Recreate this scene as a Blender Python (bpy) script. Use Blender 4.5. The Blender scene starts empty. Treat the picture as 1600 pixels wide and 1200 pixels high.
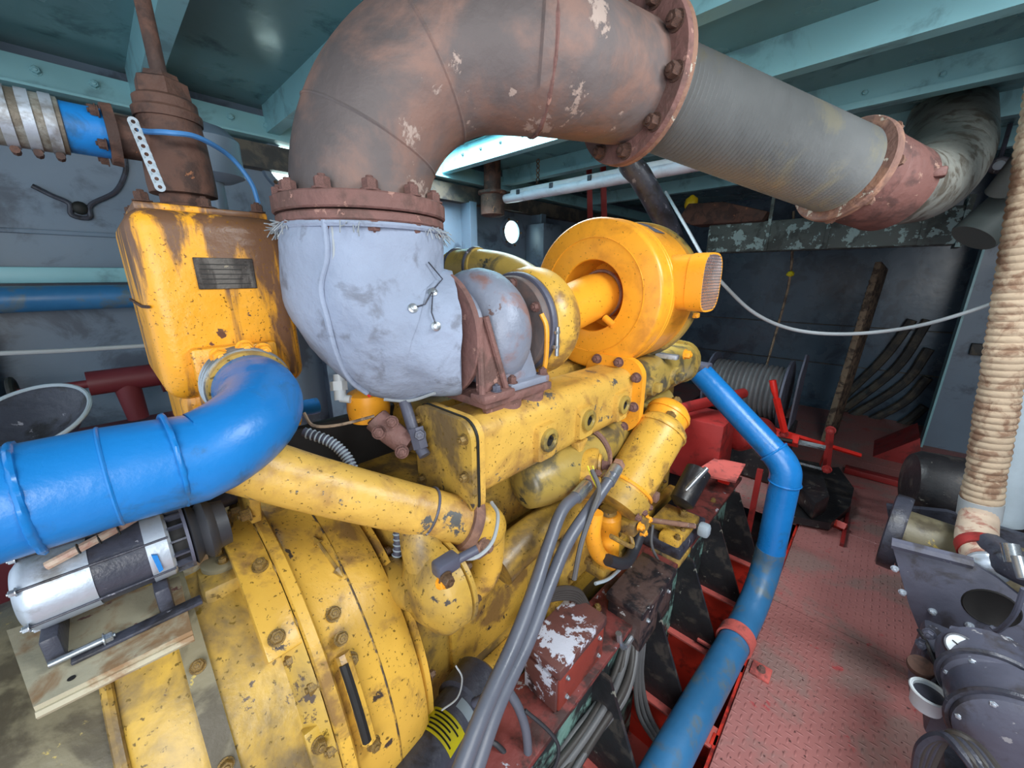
import bpy, bmesh, math, random
from mathutils import Vector, Matrix, noise
random.seed(7)
SC = bpy.context.scene
COL = SC.collection
V = Vector
PI = math.pi

# ------------------------------------------------------------------ camera
FPX = 601.0; PITCH = math.radians(15.8); YAW = math.radians(43.5); EYE = 1.6
_Fh = V((math.cos(YAW), math.sin(YAW), 0)); _R = V((math.sin(YAW), -math.cos(YAW), 0)); _Z = V((0, 0, 1))
_F = math.cos(PITCH)*_Fh - math.sin(PITCH)*_Z; _U = math.sin(PITCH)*_Fh + math.cos(PITCH)*_Z
_C = V((0, 0, EYE))
cam_d = bpy.data.cameras.new('camera'); cam = bpy.data.objects.new('camera', cam_d); COL.objects.link(cam)
cam_d.sensor_width = 36; cam_d.lens = FPX/1600*36; cam_d.clip_start = 0.02; cam_d.clip_end = 100
cam.matrix_world = Matrix((( _R.x, _U.x, -_F.x, _C.x), (_R.y, _U.y, -_F.y, _C.y), (_R.z, _U.z, -_F.z, _C.z), (0, 0, 0, 1)))
SC.camera = cam

# ------------------------------------------------------------------ world and lights
w = bpy.data.worlds.new('world'); SC.world = w; w.use_nodes = True
w.node_tree.nodes['Background'].inputs[0].default_value = (0.72, 0.86, 1.0, 1)
w.node_tree.nodes['Background'].inputs[1].default_value = 1.35
def area(name, loc, target, sx, sy, power, col=(1, 1, 1)):
    d = bpy.data.lights.new(name, 'AREA'); d.shape = 'RECTANGLE'; d.size = sx; d.size_y = sy; d.energy = power; d.color = col
    o = bpy.data.objects.new(name, d); COL.objects.link(o); o.location = loc
    o.rotation_euler = (V(target)-V(loc)).to_track_quat('-Z', 'Y').to_euler()
    return o
area('skylight_daylight', (1.80, 1.95, 2.85), (1.80, 1.95, 0), 0.50, 1.5, 120, (0.86, 0.95, 1.0))
area('assumed_rear_light', (-0.95, -1.15, 1.9), (0.9, 0.7, 1.0), 1.5, 1.5, 50, (1.0, 0.98, 0.95))  # added lamp for daylight assumed behind the camera; no doorway is built
area('aisle_fill_light', (1.1, -0.75, 2.38), (1.3, -0.1, 0), 1.0, 0.7, 44, (0.92, 0.97, 1.0))  # added fill lamp, no hatch above; brightens the aisle and engine bed
vs = SC.view_settings
vs.view_transform = 'Standard'; vs.look = 'None'; vs.gamma = 1.0; vs.use_curve_mapping = False; vs.exposure = 0.0

# ------------------------------------------------------------------ materials
def lin(c):
    return tuple((x/255/12.92 if x/255 <= 0.04045 else ((x/255+0.055)/1.055)**2.4) for x in c)
MATS = {}
def worn(name, base, var=0.25, dirt=None, da=0.0, chip=None, ca=0.0, rough=0.5, metal=0.0, scale=6.0, bump=0.15, streak=False, spec=0.5, fine=0.0, dw=0.07, zg=None, cs=2.6):
    m = bpy.data.materials.new(name); m.use_nodes = True; nt = m.node_tree; N = nt.nodes; L = nt.links
    b = N['Principled BSDF']; b.inputs['Roughness'].default_value = rough; b.inputs['Metallic'].default_value = metal
    b.inputs['Specular IOR Level'].default_value = spec
    tc = N.new('ShaderNodeTexCoord'); mp = N.new('ShaderNodeMapping'); L.new(tc.outputs['Object'], mp.inputs[0])
    def noi(sc, det, ro=0.55, dist=0.0, vec=None):
        n = N.new('ShaderNodeTexNoise'); n.inputs['Scale'].default_value = sc; n.inputs['Detail'].default_value = det
        n.inputs['Roughness'].default_value = ro; n.inputs['Distortion'].default_value = dist
        L.new(vec or mp.outputs[0], n.inputs['Vector']); return n.outputs['Fac']
    def thr(fac, t, wd):
        r = N.new('ShaderNodeMapRange'); r.interpolation_type = 'SMOOTHSTEP'
        r.inputs[1].default_value = t-wd; r.inputs[2].default_value = t+wd; L.new(fac, r.inputs[0]); return r.outputs[0]
    def mix(fac, a, bc):
        x = N.new('ShaderNodeMix'); x.data_type = 'RGBA'
        L.new(fac, x.inputs['Factor'])
        if isinstance(a, tuple): x.inputs['A'].default_value = (*a, 1)
        else: L.new(a, x.inputs['A'])
        x.inputs['B'].default_value = (*bc, 1); return x.outputs['Result']
    c = lin(base)
    f1 = noi(scale*0.6, 5)
    col = mix(thr(f1, 0.5, 0.28), tuple(x*(1-var) for x in c), tuple(min(1, x*(1+var*0.6)) for x in c))
    h = noi(scale*5, 6)
    if dirt:
        vec = None
        if streak:
            mp2 = N.new('ShaderNodeMapping'); mp2.inputs['Scale'].default_value = (1, 1, 0.16); L.new(tc.outputs['Object'], mp2.inputs[0]); vec = mp2.outputs[0]
        f2 = noi(scale*1.5, 9, 0.62, 0.4, vec)
        if zg:
            sp = N.new('ShaderNodeSeparateXYZ'); L.new(tc.outputs['Object'], sp.inputs[0])
            mr_ = N.new('ShaderNodeMapRange'); mr_.inputs[1].default_value = zg[0]; mr_.inputs[2].default_value = zg[1]; mr_.inputs[3].default_value = 0; mr_.inputs[4].default_value = zg[2]
            L.new(sp.outputs[2], mr_.inputs[0]); ad = N.new('ShaderNodeMath'); ad.operation = 'ADD'; L.new(f2, ad.inputs[0]); L.new(mr_.outputs[0], ad.inputs[1]); f2 = ad.outputs[0]
        t2 = thr(f2, 0.64-da*0.42, dw); col = mix(t2, col, lin(dirt))
    if fine:
        col = mix(thr(noi(scale*22, 3), 0.69-fine*0.3, 0.03), col, tuple(x*0.25 for x in c))
    if chip:
        f3 = noi(scale*cs, 12, 0.66, 0.2)
        t3 = thr(f3, 0.66-ca*0.42, 0.012); col = mix(t3, col, lin(chip))
        a = N.new('ShaderNodeMath'); a.operation = 'MULTIPLY_ADD'; L.new(t3, a.inputs[0]); a.inputs[1].default_value = -0.35; L.new(h, a.inputs[2]); h = a.outputs[0]
    L.new(col, b.inputs['Base Color'])
    rr = N.new('ShaderNodeMapRange'); rr.inputs[1].default_value = 0.3; rr.inputs[2].default_value = 0.7
    rr.inputs[3].default_value = max(0.05, rough-0.12); rr.inputs[4].default_value = min(1, rough+0.15); L.new(f1, rr.inputs[0]); L.new(rr.outputs[0], b.inputs['Roughness'])
    bp = N.new('ShaderNodeBump'); bp.inputs['Strength'].default_value = bump; bp.inputs['Distance'].default_value = 0.012
    L.new(h, bp.inputs['Height']); L.new(bp.outputs[0], b.inputs['Normal'])
    MATS[name] = m; return m
def plain(name, base, rough=0.5, metal=0.0):
    return worn(name, base, 0.12, rough=rough, metal=metal, scale=14, bump=0.05)
def glow(name, col, st):
    m = bpy.data.materials.new(name); m.use_nodes = True; b = m.node_tree.nodes['Principled BSDF']
    b.inputs['Base Color'].default_value = (*col, 1); b.inputs['Emission Color'].default_value = (*col, 1); b.inputs['Emission Strength'].default_value = st
    return m

m_yel = worn('yellow_enamel', (216, 170, 70), 0.18, (142, 108, 62), 0.17, (66, 56, 50), 0.03, 0.36, scale=6, bump=0.12, fine=0.12)
m_yelb = worn('bright_yellow_enamel', (250, 170, 46), 0.08, (206, 134, 40), 0.05, None, 0, 0.36, scale=5, bump=0.04, fine=0.02, dw=0.14)
m_yeld = worn('grimy_yellow_enamel', (192, 154, 68), 0.25, (112, 92, 62), 0.30, (66, 60, 56), 0.06, 0.42, scale=5, bump=0.2, fine=0.15, dw=0.11)
m_yelp = worn('chipped_yellow_enamel', (216, 172, 80), 0.16, (158, 118, 66), 0.16, (86, 86, 84), 0.13, 0.38, scale=6, bump=0.2, fine=0.08, dw=0.12, cs=1.8)
m_oily = worn('oily_yellow_casing', (208, 168, 72), 0.24, (112, 96, 70), 0.30, (84, 68, 56), 0.05, 0.36, scale=4, bump=0.2, fine=0.15, dw=0.13)
m_tank = worn('rust_streaked_yellow', (244, 170, 44), 0.12, (116, 82, 58), 0.12, (100, 68, 52), 0.03, 0.36, scale=9, bump=0.18, streak=True, fine=0.12, dw=0.05, zg=(0.20, 0.40, 0.17))
m_olive = worn('stained_olive_yellow', (170, 144, 72), 0.25, (92, 84, 62), 0.28, (48, 52, 50), 0.07, 0.38, scale=6, bump=0.15)
m_grimep = worn('greasy_rear_cover', (128, 120, 96), 0.3, (82, 74, 58), 0.3, (186, 164, 88), 0.05, 0.45, scale=5, bump=0.2)
m_rust = worn('brown_rusty_pipe', (104, 95, 94), 0.38, (138, 108, 97), 0.24, (176, 156, 146), 0.15, 0.6, 0.1, scale=4.0, bump=0.35, dw=0.12, cs=1.3)
m_rustr = worn('red_rusty_flange', (128, 92, 86), 0.28, (102, 76, 70), 0.25, (168, 128, 116), 0.06, 0.75, scale=9, bump=0.45)
m_rustd = worn('dark_rust', (100, 70, 58), 0.35, (66, 48, 42), 0.3, (150, 100, 70), 0.05, 0.75, scale=9, bump=0.4)
m_rusto = worn('orange_rust', (152, 114, 94), 0.3, (120, 90, 80), 0.3, (190, 180, 165), 0.10, 0.8, scale=8, bump=0.5)
m_turb = worn('heat_blued_cast_iron', (140, 147, 164), 0.22, (142, 112, 108), 0.14, (104, 82, 80), 0.03, 0.5, 0.15, scale=6, bump=0.3)
m_blanket = worn('grey_insulation_cloth', (150, 161, 182), 0.14, (122, 128, 142), 0.07, None, 0, 0.9, scale=9, bump=0.4, spec=0.12)
m_bellows = worn('grey_bellows_steel', (118, 120, 120), 0.25, (128, 125, 112), 0.10, None, 0, 0.55, 0.3, scale=4, bump=0.15)
m_silver = worn('silver_lagging', (158, 158, 150), 0.25, (112, 104, 92), 0.25, None, 0, 0.45, 0.35, scale=8, bump=0.35)
m_blue = worn('glossy_blue_paint', (26, 120, 194), 0.12, (40, 100, 150), 0.03, None, 0, 0.30, scale=8, bump=0.12)
m_blued = worn('faded_blue_paint', (52, 114, 162), 0.22, (88, 108, 122), 0.18, None, 0, 0.42, scale=6, bump=0.12)
m_rubber = plain('black_rubber', (44, 45, 50), 0.5)
m_black = worn('black_steel', (38, 37, 40), 0.3, (70, 64, 60), 0.12, (130, 130, 120), 0.01, 0.4, scale=8, bump=0.2)
m_hose = plain('grey_black_hose', (92, 96, 108), 0.36)
m_steel = plain('bright_steel', (178, 184, 190), 0.3, 0.8)
m_alu = worn('cast_aluminium', (190, 200, 212), 0.15, (140, 140, 140), 0.12, None, 0, 0.38, 0.5, scale=9, bump=0.1)
m_gun = worn('gunmetal_grey_paint', (88, 90, 106), 0.2, (66, 64, 70), 0.15, (150, 150, 155), 0.015, 0.45, scale=7, bump=0.15)
m_gund = worn('dark_gunmetal', (64, 66, 78), 0.3, (42, 40, 44), 0.2, (140, 140, 150), 0.02, 0.4, scale=9, bump=0.25)
m_bolt = worn('bolt_steel', (120, 92, 66), 0.3, (62, 50, 44), 0.3, None, 0, 0.5, 0.3, scale=20, bump=0.2)
m_boltg = worn('dark_bolt', (78, 66, 54), 0.3, (190, 150, 60), 0.25, None, 0, 0.5, 0.2, scale=25, bump=0.2)
m_ply = worn('ply_bracket_plate', (176, 168, 144), 0.2, (146, 116, 84), 0.22, (120, 84, 78), 0.05, 0.55, scale=8, bump=0.15)
m_floor_name = 'red_tread_plate'
m_red = worn('bilge_red_paint', (226, 62, 46), 0.2, (120, 40, 36), 0.14, None, 0, 0.4, scale=6, bump=0.12)
m_redp = worn('dusty_red_flange', (204, 98, 90), 0.15, (140, 74, 70), 0.18, None, 0, 0.6, scale=8, bump=0.15)
m_mar = worn('maroon_flaking_paint', (122, 58, 54), 0.25, (64, 40, 38), 0.22, (170, 170, 180), 0.04, 0.55, scale=7, bump=0.25)
m_boxw = worn('flaking_white_over_maroon', (104, 66, 62), 0.2, (40, 36, 40), 0.12, (190, 194, 208), 0.36, 0.5, scale=4.2, bump=0.3)
m_boxb = worn('flaking_black_over_brown', (84, 66, 62), 0.2, (30, 28, 32), 0.32, (190, 190, 190), 0.035, 0.45, scale=8, bump=0.3)
m_boxr = worn('oxide_red_box_side', (138, 56, 44), 0.15, (90, 44, 38), 0.12, None, 0, 0.55, scale=7, bump=0.15)
m_teal = worn('flaking_seafoam', (120, 160, 150), 0.25, (40, 44, 46), 0.35, (30, 34, 36), 0.12, 0.5, scale=7, bump=0.3)
m_deck = worn('deckhead_teal_gloss', (98, 138, 142), 0.14, (58, 90, 94), 0.10, None, 0, 0.22, scale=2.5, bump=0.10)
m_beam = worn('deckhead_beam_blue', (136, 188, 196), 0.1, (110, 150, 158), 0.10, None, 0, 0.4, scale=3, bump=0.08)
m_beamd = worn('deckhead_beam_web', (84, 116, 120), 0.14, (60, 84, 88), 0.15, None, 0, 0.45, scale=3, bump=0.1)
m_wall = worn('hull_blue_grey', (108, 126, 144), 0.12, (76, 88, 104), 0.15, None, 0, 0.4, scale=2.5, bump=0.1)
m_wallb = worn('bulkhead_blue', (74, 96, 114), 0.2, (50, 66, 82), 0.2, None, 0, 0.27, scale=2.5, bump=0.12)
m_walld = worn('dark_ledge', (62, 62, 62), 0.3, (90, 84, 74), 0.3, None, 0, 0.6, scale=6, bump=0.2)
m_duct = worn('flaking_pale_green_steel', (104, 118, 114), 0.3, (76, 86, 82), 0.2, (172, 204, 202), 0.26, 0.6, scale=5, bump=0.3)
m_bilge = worn('black_bilge', (34, 28, 28), 0.4, (60, 30, 28), 0.2, None, 0, 0.3, scale=5, bump=0.3)
m_wood = worn('weathered_wood', (150, 128, 106), 0.25, (84, 70, 60), 0.3, None, 0, 0.8, scale=10, bump=0.3)
m_rope = worn('lagging_rope', (178, 158, 134), 0.2, (128, 100, 80), 0.25, None, 0, 0.9, scale=9, bump=0.3)
m_wire = plain('grey_wire_rope', (98, 98, 100), 0.5)
m_white = plain('white_enamel', (214, 222, 228), 0.35)
m_pale = plain('pale_grey_pipe', (166, 180, 190), 0.5)
m_grpipe = plain('grey_green_pipe', (104, 114, 112), 0.55)
m_tail = worn('dark_rust_band', (112, 76, 70), 0.3, (84, 58, 54), 0.25, (150, 118, 104), 0.05, 0.6, scale=8, bump=0.3)
m_cream = worn('cream_band', (196, 176, 156), 0.2, (160, 110, 96), 0.2, None, 0, 0.6, scale=14, bump=0.15)
m_cable = plain('dusty_black_cable', (60, 56, 54), 0.55)
m_cord = plain('pale_cord', (160, 166, 170), 0.6)
m_bcord = plain('blue_cord', (70, 130, 190), 0.5)
m_redgloss = plain('signal_red', (214, 40, 30), 0.35)
m_redm = worn('machinery_red', (152, 42, 40), 0.2, (110, 34, 32), 0.15, None, 0, 0.45, scale=6, bump=0.1)
m_vred = plain('dull_red_valve', (110, 40, 46), 0.5)
m_glove = plain('yellow_rubber', (232, 196, 30), 0.5)
m_lab = plain('yellow_warning_label', (226, 214, 40), 0.5)
m_ink = plain('black_ink', (30, 30, 26), 0.6)
m_plate = worn('tarnished_nameplate', (104, 98, 92), 0.35, (64, 58, 54), 0.3, (150, 140, 120), 0.05, 0.45, 0.4, scale=20, bump=0.15, streak=True)
m_dim = glow('porthole_daylight', (0.70, 0.95, 0.92), 7)
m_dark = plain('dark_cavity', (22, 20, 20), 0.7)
m_diff = plain('frosted_diffuser', (220, 226, 238), 0.3)

def floor_material():
    m = worn(m_floor_name, (172, 112, 108), 0.14, (150, 118, 112), 0.20, (176, 80, 80), 0.06, 0.5, scale=2.2, bump=0.08, fine=0.05)
    nt = m.node_tree; N = nt.nodes; L = nt.links; b = N['Principled BSDF']
    tc = N.new('ShaderNodeTexCoord'); sep = N.new('ShaderNodeSeparateXYZ'); L.new(tc.outputs['Object'], sep.inputs[0])
    def ma(op, a, bb=None, c=None):
        x = N.new('ShaderNodeMath'); x.operation = op
        for i, q in enumerate((a, bb, c)):
            if q is None: continue
            if isinstance(q, (int, float)): x.inputs[i].default_value = q
            else: L.new(q, x.inputs[i])
        return x.outputs[0]
    S = 1/0.028
    u = ma('MULTIPLY', sep.outputs[0], S); v = ma('MULTIPLY', sep.outputs[1], S)
    par = ma('MODULO', ma('ABSOLUTE', ma('ADD', ma('FLOOR', u), ma('FLOOR', v))), 2.0)
    fu = ma('SUBTRACT', ma('FRACT', u), 0.5); fv = ma('SUBTRACT', ma('FRACT', v), 0.5)
    def ell(a, bq): return ma('SUBTRACT', 1.0, ma('ADD', ma('POWER', ma('MULTIPLY', a, 2.1), 2.0), ma('POWER', ma('MULTIPLY', bq, 6.5), 2.0)))
    e = ma('ADD', ma('MULTIPLY', ell(fu, fv), par), ma('MULTIPLY', ell(fv, fu), ma('SUBTRACT', 1.0, par)))
    e = ma('MAXIMUM', e, 0.0)
    old = b.inputs['Normal'].links[0].from_node
    bp = N.new('ShaderNodeBump'); bp.inputs['Strength'].default_value = 0.5; bp.inputs['Distance'].default_value = 0.006
    L.new(e, bp.inputs['Height']); L.new(old.outputs[0], bp.inputs['Normal']); L.new(bp.outputs[0], b.inputs['Normal'])
    return m
m_floor = floor_material()

# ------------------------------------------------------------------ geometry helpers
def P(px, py, **k):
    """world point seen at a measured spot of the photograph on a given plane"""
    d = (px-800)/FPX*_R + (600-py)/FPX*_U + _F
    if 'd' in k: t = k['d']
    elif 'X' in k: t = k['X']/d.x
    elif 'Y' in k: t = k['Y']/d.y
    else: t = (k['Z']-EYE)/d.z
    return _C + d*t
def frame(ax):
    ax = V(ax).normalized(); up = V((0, 0, 1)) if abs(ax.z) < 0.95 else V((1, 0, 0))
    x = up.cross(ax).normalized(); y = ax.cross(x); return Matrix((x, y, ax)).transposed()
def Box(c, s, bev=0, rot=None, seg=2):
    bm = bmesh.new(); bmesh.ops.create_cube(bm, size=1)
    M = Matrix.Translation(V(c)) @ (rot.to_4x4() if rot else Matrix.Identity(4)) @ Matrix.Diagonal((*s, 1))
    bmesh.ops.transform(bm, matrix=M, verts=bm.verts)
    if bev: bmesh.ops.bevel(bm, geom=bm.edges[:], offset=bev, segments=seg, profile=0.5, affect='EDGES')
    return bm
def Lo(x0, x1, y0, y1, z0, z1, bev=0, seg=2):
    return Box(((x0+x1)/2, (y0+y1)/2, (z0+z1)/2), (x1-x0, y1-y0, z1-z0), bev, None, seg)
def Lathe(prof, o, ax, seg=40, closed=False, sq=0, cap=True):
    """prof: (h along axis, r); sq>0 squares the section off"""
    bm = bmesh.new(); M = frame(ax); o = V(o); rings = []
    for h, r in prof:
        ring = []
        for i in range(seg):
            a = 2*PI*i/seg; k = 1.0
            if sq: k = 1/((abs(math.cos(a))**sq+abs(math.sin(a))**sq)**(1/sq))
            ring.append(bm.verts.new(o + M @ V((r*k*math.cos(a), r*k*math.sin(a), h))))
        rings.append(ring)
    for a, b in zip(rings, rings[1:]):
        for i in range(seg): bm.faces.new((a[i], a[(i+1) % seg], b[(i+1) % seg], b[i]))
    if closed:
        a, b = rings[-1], rings[0]
        for i in range(seg): bm.faces.new((a[i], a[(i+1) % seg], b[(i+1) % seg], b[i]))
    elif cap:
        if prof[0][1] > 1e-4: bm.faces.new(list(reversed(rings[0])))
        if prof[-1][1] > 1e-4: bm.faces.new(rings[-1])
    bmesh.ops.remove_doubles(bm, verts=bm.verts, dist=1e-6)
    bmesh.ops.recalc_face_normals(bm, faces=bm.faces)
    return bm
def Cyl(p0, p1, r, r2=None, seg=24, bev=0.0):
    p0 = V(p0); p1 = V(p1); L = (p1-p0).length; r2 = r if r2 is None else r2
    if bev: pr = [(0, r-bev), (bev, r), (L-bev, r2), (L, r2-bev)]
    else: pr = [(0, r), (L, r2)]
    return Lathe(pr, p0, p1-p0, seg)
def spline(pts, n=8):
    pts = [V(p) for p in pts]; out = []
    q = [pts[0]*2-pts[1]]+pts+[pts[-1]*2-pts[-2]]
    for i in range(1, len(q)-2):
        p0, p1, p2, p3 = q[i-1:i+3]
        for j in range(n):
            t = j/n
            out.append(0.5*((2*p1)+(p2-p0)*t+(2*p0-5*p1+4*p2-p3)*t*t+(3*p1-p0-3*p2+p3)*t**3))
    out.append(pts[-1]); return out
def Tube(pts, r, seg=16, n=0, cap=True, flat=1.0):
    pts = spline(pts, n) if n else [V(p) for p in pts]
    rs = r if isinstance(r, (list, tuple)) else None
    bm = bmesh.new(); rings = []
    T = []
    for i in range(len(pts)):
        a = pts[max(0, i-1)]; b = pts[min(len(pts)-1, i+1)]; T.append((b-a).normalized())
    x = frame(T[0]).col[0]
    for i, p in enumerate(pts):
        x = (x-T[i]*x.dot(T[i])).normalized(); y = T[i].cross(x)
        rr = r
        if rs:
            f = i/(len(pts)-1)*(len(rs)-1); k = min(int(f), len(rs)-2); rr = rs[k]+(rs[k+1]-rs[k])*(f-k)
        rings.append([bm.verts.new(p+rr*(math.cos(2*PI*j/seg)*x+flat*math.sin(2*PI*j/seg)*y)) for j in range(seg)])
    for a, b in zip(rings, rings[1:]):
        for i in range(seg): bm.faces.new((a[i], a[(i+1) % seg], b[(i+1) % seg], b[i]))
    if cap: bm.faces.new(list(reversed(rings[0]))); bm.faces.new(rings[-1])
    bmesh.ops.recalc_face_normals(bm, faces=bm.faces)
    return bm
def Prism(poly, ext, bev=0):
    bm = bmesh.new(); vs_ = [bm.verts.new(V(p)) for p in poly]; f = bm.faces.new(vs_)
    r = bmesh.ops.extrude_face_region(bm, geom=[f]); nv = [g for g in r['geom'] if isinstance(g, bmesh.types.BMVert)]
    bmesh.ops.translate(bm, vec=V(ext), verts=nv); bmesh.ops.recalc_face_normals(bm, faces=bm.faces)
    if bev: bmesh.ops.bevel(bm, geom=bm.edges[:], offset=bev, segments=2, profile=0.5, affect='EDGES')
    return bm
def Ring(o, ax, R, r, seg=40, s2=8):
    return Lathe([(r*math.sin(2*PI*i/s2), R+r*math.cos(2*PI*i/s2)) for i in range(s2)], o, ax, seg, closed=True)
def Blob(c, s, sub=3, amp=0.0, fr=6.0):
    bm = bmesh.new(); bmesh.ops.create_icosphere(bm, subdivisions=sub, radius=1)
    for v in bm.verts:
        k = 1+amp*noise.noise(v.co*fr*0.3+V(c)*3)
        v.co = V((v.co.x*s[0]*k, v.co.y*s[1]*k, v.co.z*s[2]*k))+V(c)
    return bm
def Join(*bms):
    out = bms[0]
    for b in bms[1:]:
        me = bpy.data.meshes.new('_'); b.to_mesh(me); b.free(); out.from_mesh(me); bpy.data.meshes.remove(me)
    return out
def arc(c, u, v, r, a0, a1, n=10):
    c = V(c); u = V(u); v = V(v)
    return [c+r*(math.cos(math.radians(a0+(a1-a0)*i/n))*u+math.sin(math.radians(a0+(a1-a0)*i/n))*v) for i in range(n+1)]

def to_mesh(name, bm, mat, origin=V((0, 0, 0)), smooth=40):
    me = bpy.data.meshes.new(name)
    bmesh.ops.translate(bm, vec=-origin, verts=bm.verts)
    bm.to_mesh(me); bm.free()
    me.polygons.foreach_set('use_smooth', [True]*len(me.polygons))
    if smooth: me.set_sharp_from_angle(angle=math.radians(smooth))
    me.materials.append(mat); return me
def _hex():
    bm = Join(Lathe([(0, .72), (.12, .72)], (0, 0, 0), (0, 0, 1), 16), Lathe([(.12, .57), (.72, .57), (.8, .5)], (0, 0, 0), (0, 0, 1), 6), Lathe([(.8, .26), (.98, .26), (1.0, .22)], (0, 0, 0), (0, 0, 1), 10))
    return bm
_hexes = {}
class Thing:
    def __init__(s, name, label, cat, origin, group=None, kind=None):
        s.o = V(origin); s.e = bpy.data.objects.new(name, None); COL.objects.link(s.e); s.e.location = s.o
        s.e.empty_display_size = 0.05
        if kind: s.e['kind'] = kind
        else:
            s.e['label'] = label; s.e['category'] = cat
        if kind and label: s.e['label'] = label
        if group: s.e['group'] = group
    def add(s, name, bm, mat, parent=None, label=None, smooth=40):
        ob = bpy.data.objects.new(name, to_mesh(name, bm, mat, s.o, smooth)); COL.objects.link(ob)
        ob.parent = parent or s.e
        if label: ob['label'] = label
        return ob
    def bolt(s, p, nrm, size=0.018, mat=None, parent=None, name='bolt'):
        mat = mat or m_bolt
        if mat.name not in _hexes: _hexes[mat.name] = to_mesh('bolt', _hex(), mat)
        ob = bpy.data.objects.new(name, _hexes[mat.name]); COL.objects.link(ob); ob.parent = parent or s.e
        M = Matrix.Translation(V(p)-s.o) @ frame(nrm).to_4x4() @ Matrix.Rotation(random.uniform(0, 1), 4, 'Z') @ Matrix.Diagonal((size, size, size, 1))
        ob.matrix_local = M; return ob
    def inst(s, name, mesh, p, rot=None, scale=1.0, parent=None):
        ob = bpy.data.objects.new(name, mesh); COL.objects.link(ob); ob.parent = parent or s.e
        ob.matrix_local = Matrix.Translation(V(p)-s.o) @ (rot.to_4x4() if rot else Matrix.Identity(4)) @ Matrix.Scale(scale, 4)
        return ob
def one(name, bm, mat, label, cat, group=None, origin=None, smooth=40):
    o = V(origin) if origin is not None else V((0, 0, 0))
    if origin is None:
        n = len(bm.verts); o = sum((v.co for v in bm.verts), V())/n; o.z = min(v.co.z for v in bm.verts)
    ob = bpy.data.objects.new(name, to_mesh(name, bm, mat, o, smooth)); COL.objects.link(ob); ob.location = o
    ob['label'] = label; ob['category'] = cat
    if group: ob['group'] = group
    return ob
def struct(name, bm, mat, label=None, smooth=40):
    ob = bpy.data.objects.new(name, to_mesh(name, bm, mat, V((0, 0, 0)), smooth)); COL.objects.link(ob); ob['kind'] = 'structure'
    if label: ob['label'] = label
    return ob
def ring_bolts(t, c, ax, R, n, size, mat=None, a0=0.0, parent=None):
    M = frame(ax)
    for i in range(n):
        a = a0+2*PI*i/n; t.bolt(V(c)+M @ V((R*math.cos(a), R*math.sin(a), 0)), ax, size, mat, parent)

# ================================================================== THE SETTING
fl = Thing('floor', 'worn red tread plate floor along the aisle', None, (0, 0, 0), kind='structure')
xs = [-1.6, 0.55, 2.08, 3.02, 4.4, 6.0]
for a, b in zip(xs, xs[1:]):
    fl.add('floor_plate', Lo(a+0.002, b-0.002, -2.2, 0.135, -0.012, 0, 0.002, 1), m_floor)
fl.add('floor_plate', Lo(2.95, 6.0, 0.139, 0.62, -0.03, -0.018), m_floor)
fl.add('floor_plate', Lo(-1.6, 6.0, 1.62, 2.85, -0.012, 0), m_floor)
struct('floor_bilge', Lo(-1.6, 6.0, -2.2, 2.85, -0.62, -0.55), m_bilge)
gw = struct('wall_girder', Lo(-1.6, 6.0, 0.137, 0.149, -0.55, -0.014), m_red)
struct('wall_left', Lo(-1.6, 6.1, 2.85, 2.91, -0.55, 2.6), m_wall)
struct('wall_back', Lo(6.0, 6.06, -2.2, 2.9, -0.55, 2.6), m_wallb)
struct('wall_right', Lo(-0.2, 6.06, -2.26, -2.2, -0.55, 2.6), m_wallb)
# deckhead with the skylight opening
SX0, SX1, SY0, SY1 = 1.56, 2.06, 1.15, 2.72; ZC = 2.53
struct('ceiling', Join(Lo(-1.6, SX0, -2.2, 2.9, ZC, ZC+0.03), Lo(SX1, 6.06, -2.2, 2.9, ZC, ZC+0.03), Lo(SX0, SX1, -2.2, SY0, ZC, ZC+0.03), Lo(SX0, SX1, SY1, 2.9, ZC, ZC+0.03)), m_deck)
sk = Thing('window_1', 'white rimmed skylight opening overhead', None, (1.8, 1.9, ZC), kind='structure')
for nm, bm in (('coaming', Lo(SX0-0.012, SX0, SY0, SY1, ZC, ZC+0.3)), ('coaming', Lo(SX1, SX1+0.012, SY0, SY1, ZC, ZC+0.3)), ('coaming', Lo(SX0, SX1, SY0-0.012, SY0, ZC, ZC+0.3)), ('coaming', Lo(SX0, SX1, SY1, SY1+0.012, ZC, ZC+0.3))):
    sk.add(nm, bm, m_beam)
for yy in (1.65, 2.2): sk.add('glazing_bar', Lo(SX0, SX1, yy-0.012, yy+0.012, ZC+0.2, ZC+0.23), m_beam)
# deck beams
def beam(n, x, y0, y1, zb=2.40, fl_w=0.035, m=None, bolts=True):
    t = Thing('trim_%d' % n, None, None, (x, (y0+y1)/2, zb), kind='structure')
    t.add('web', Lo(x, x+0.012, y0, y1, zb, ZC), m_beam)
    t.add('flange', Lo(x, x+fl_w+0.03, y0, y1, zb-0.010, zb), m_beam)
    return t
n = 1
for x in (-0.3, 0.30, 0.86, 1.48): beam(n, x, -2.2, 2.78); n += 1
beam(n, 2.10, -2.2, 2.78); n += 1
t = beam(n, 2.80, -2.2, 2.78, 2.41); n += 1
t.add('angle_bar', Lo(2.775, 2.80, -2.2, 2.78, 2.395, 2.425), m_beam)
for i in range(14): t.bolt((2.80, 2.6-i*0.26, 2.462), (-1, 0, 0), 0.02, m_beam)
for i in range(7): sk.bolt((2.10, 2.5-i*0.2, 2.47), (-1, 0, 0), 0.016, m_beamd)
for x in (3.5, 4.3): beam(n, x, -2.2, 2.78, 2.42); n += 1
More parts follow.
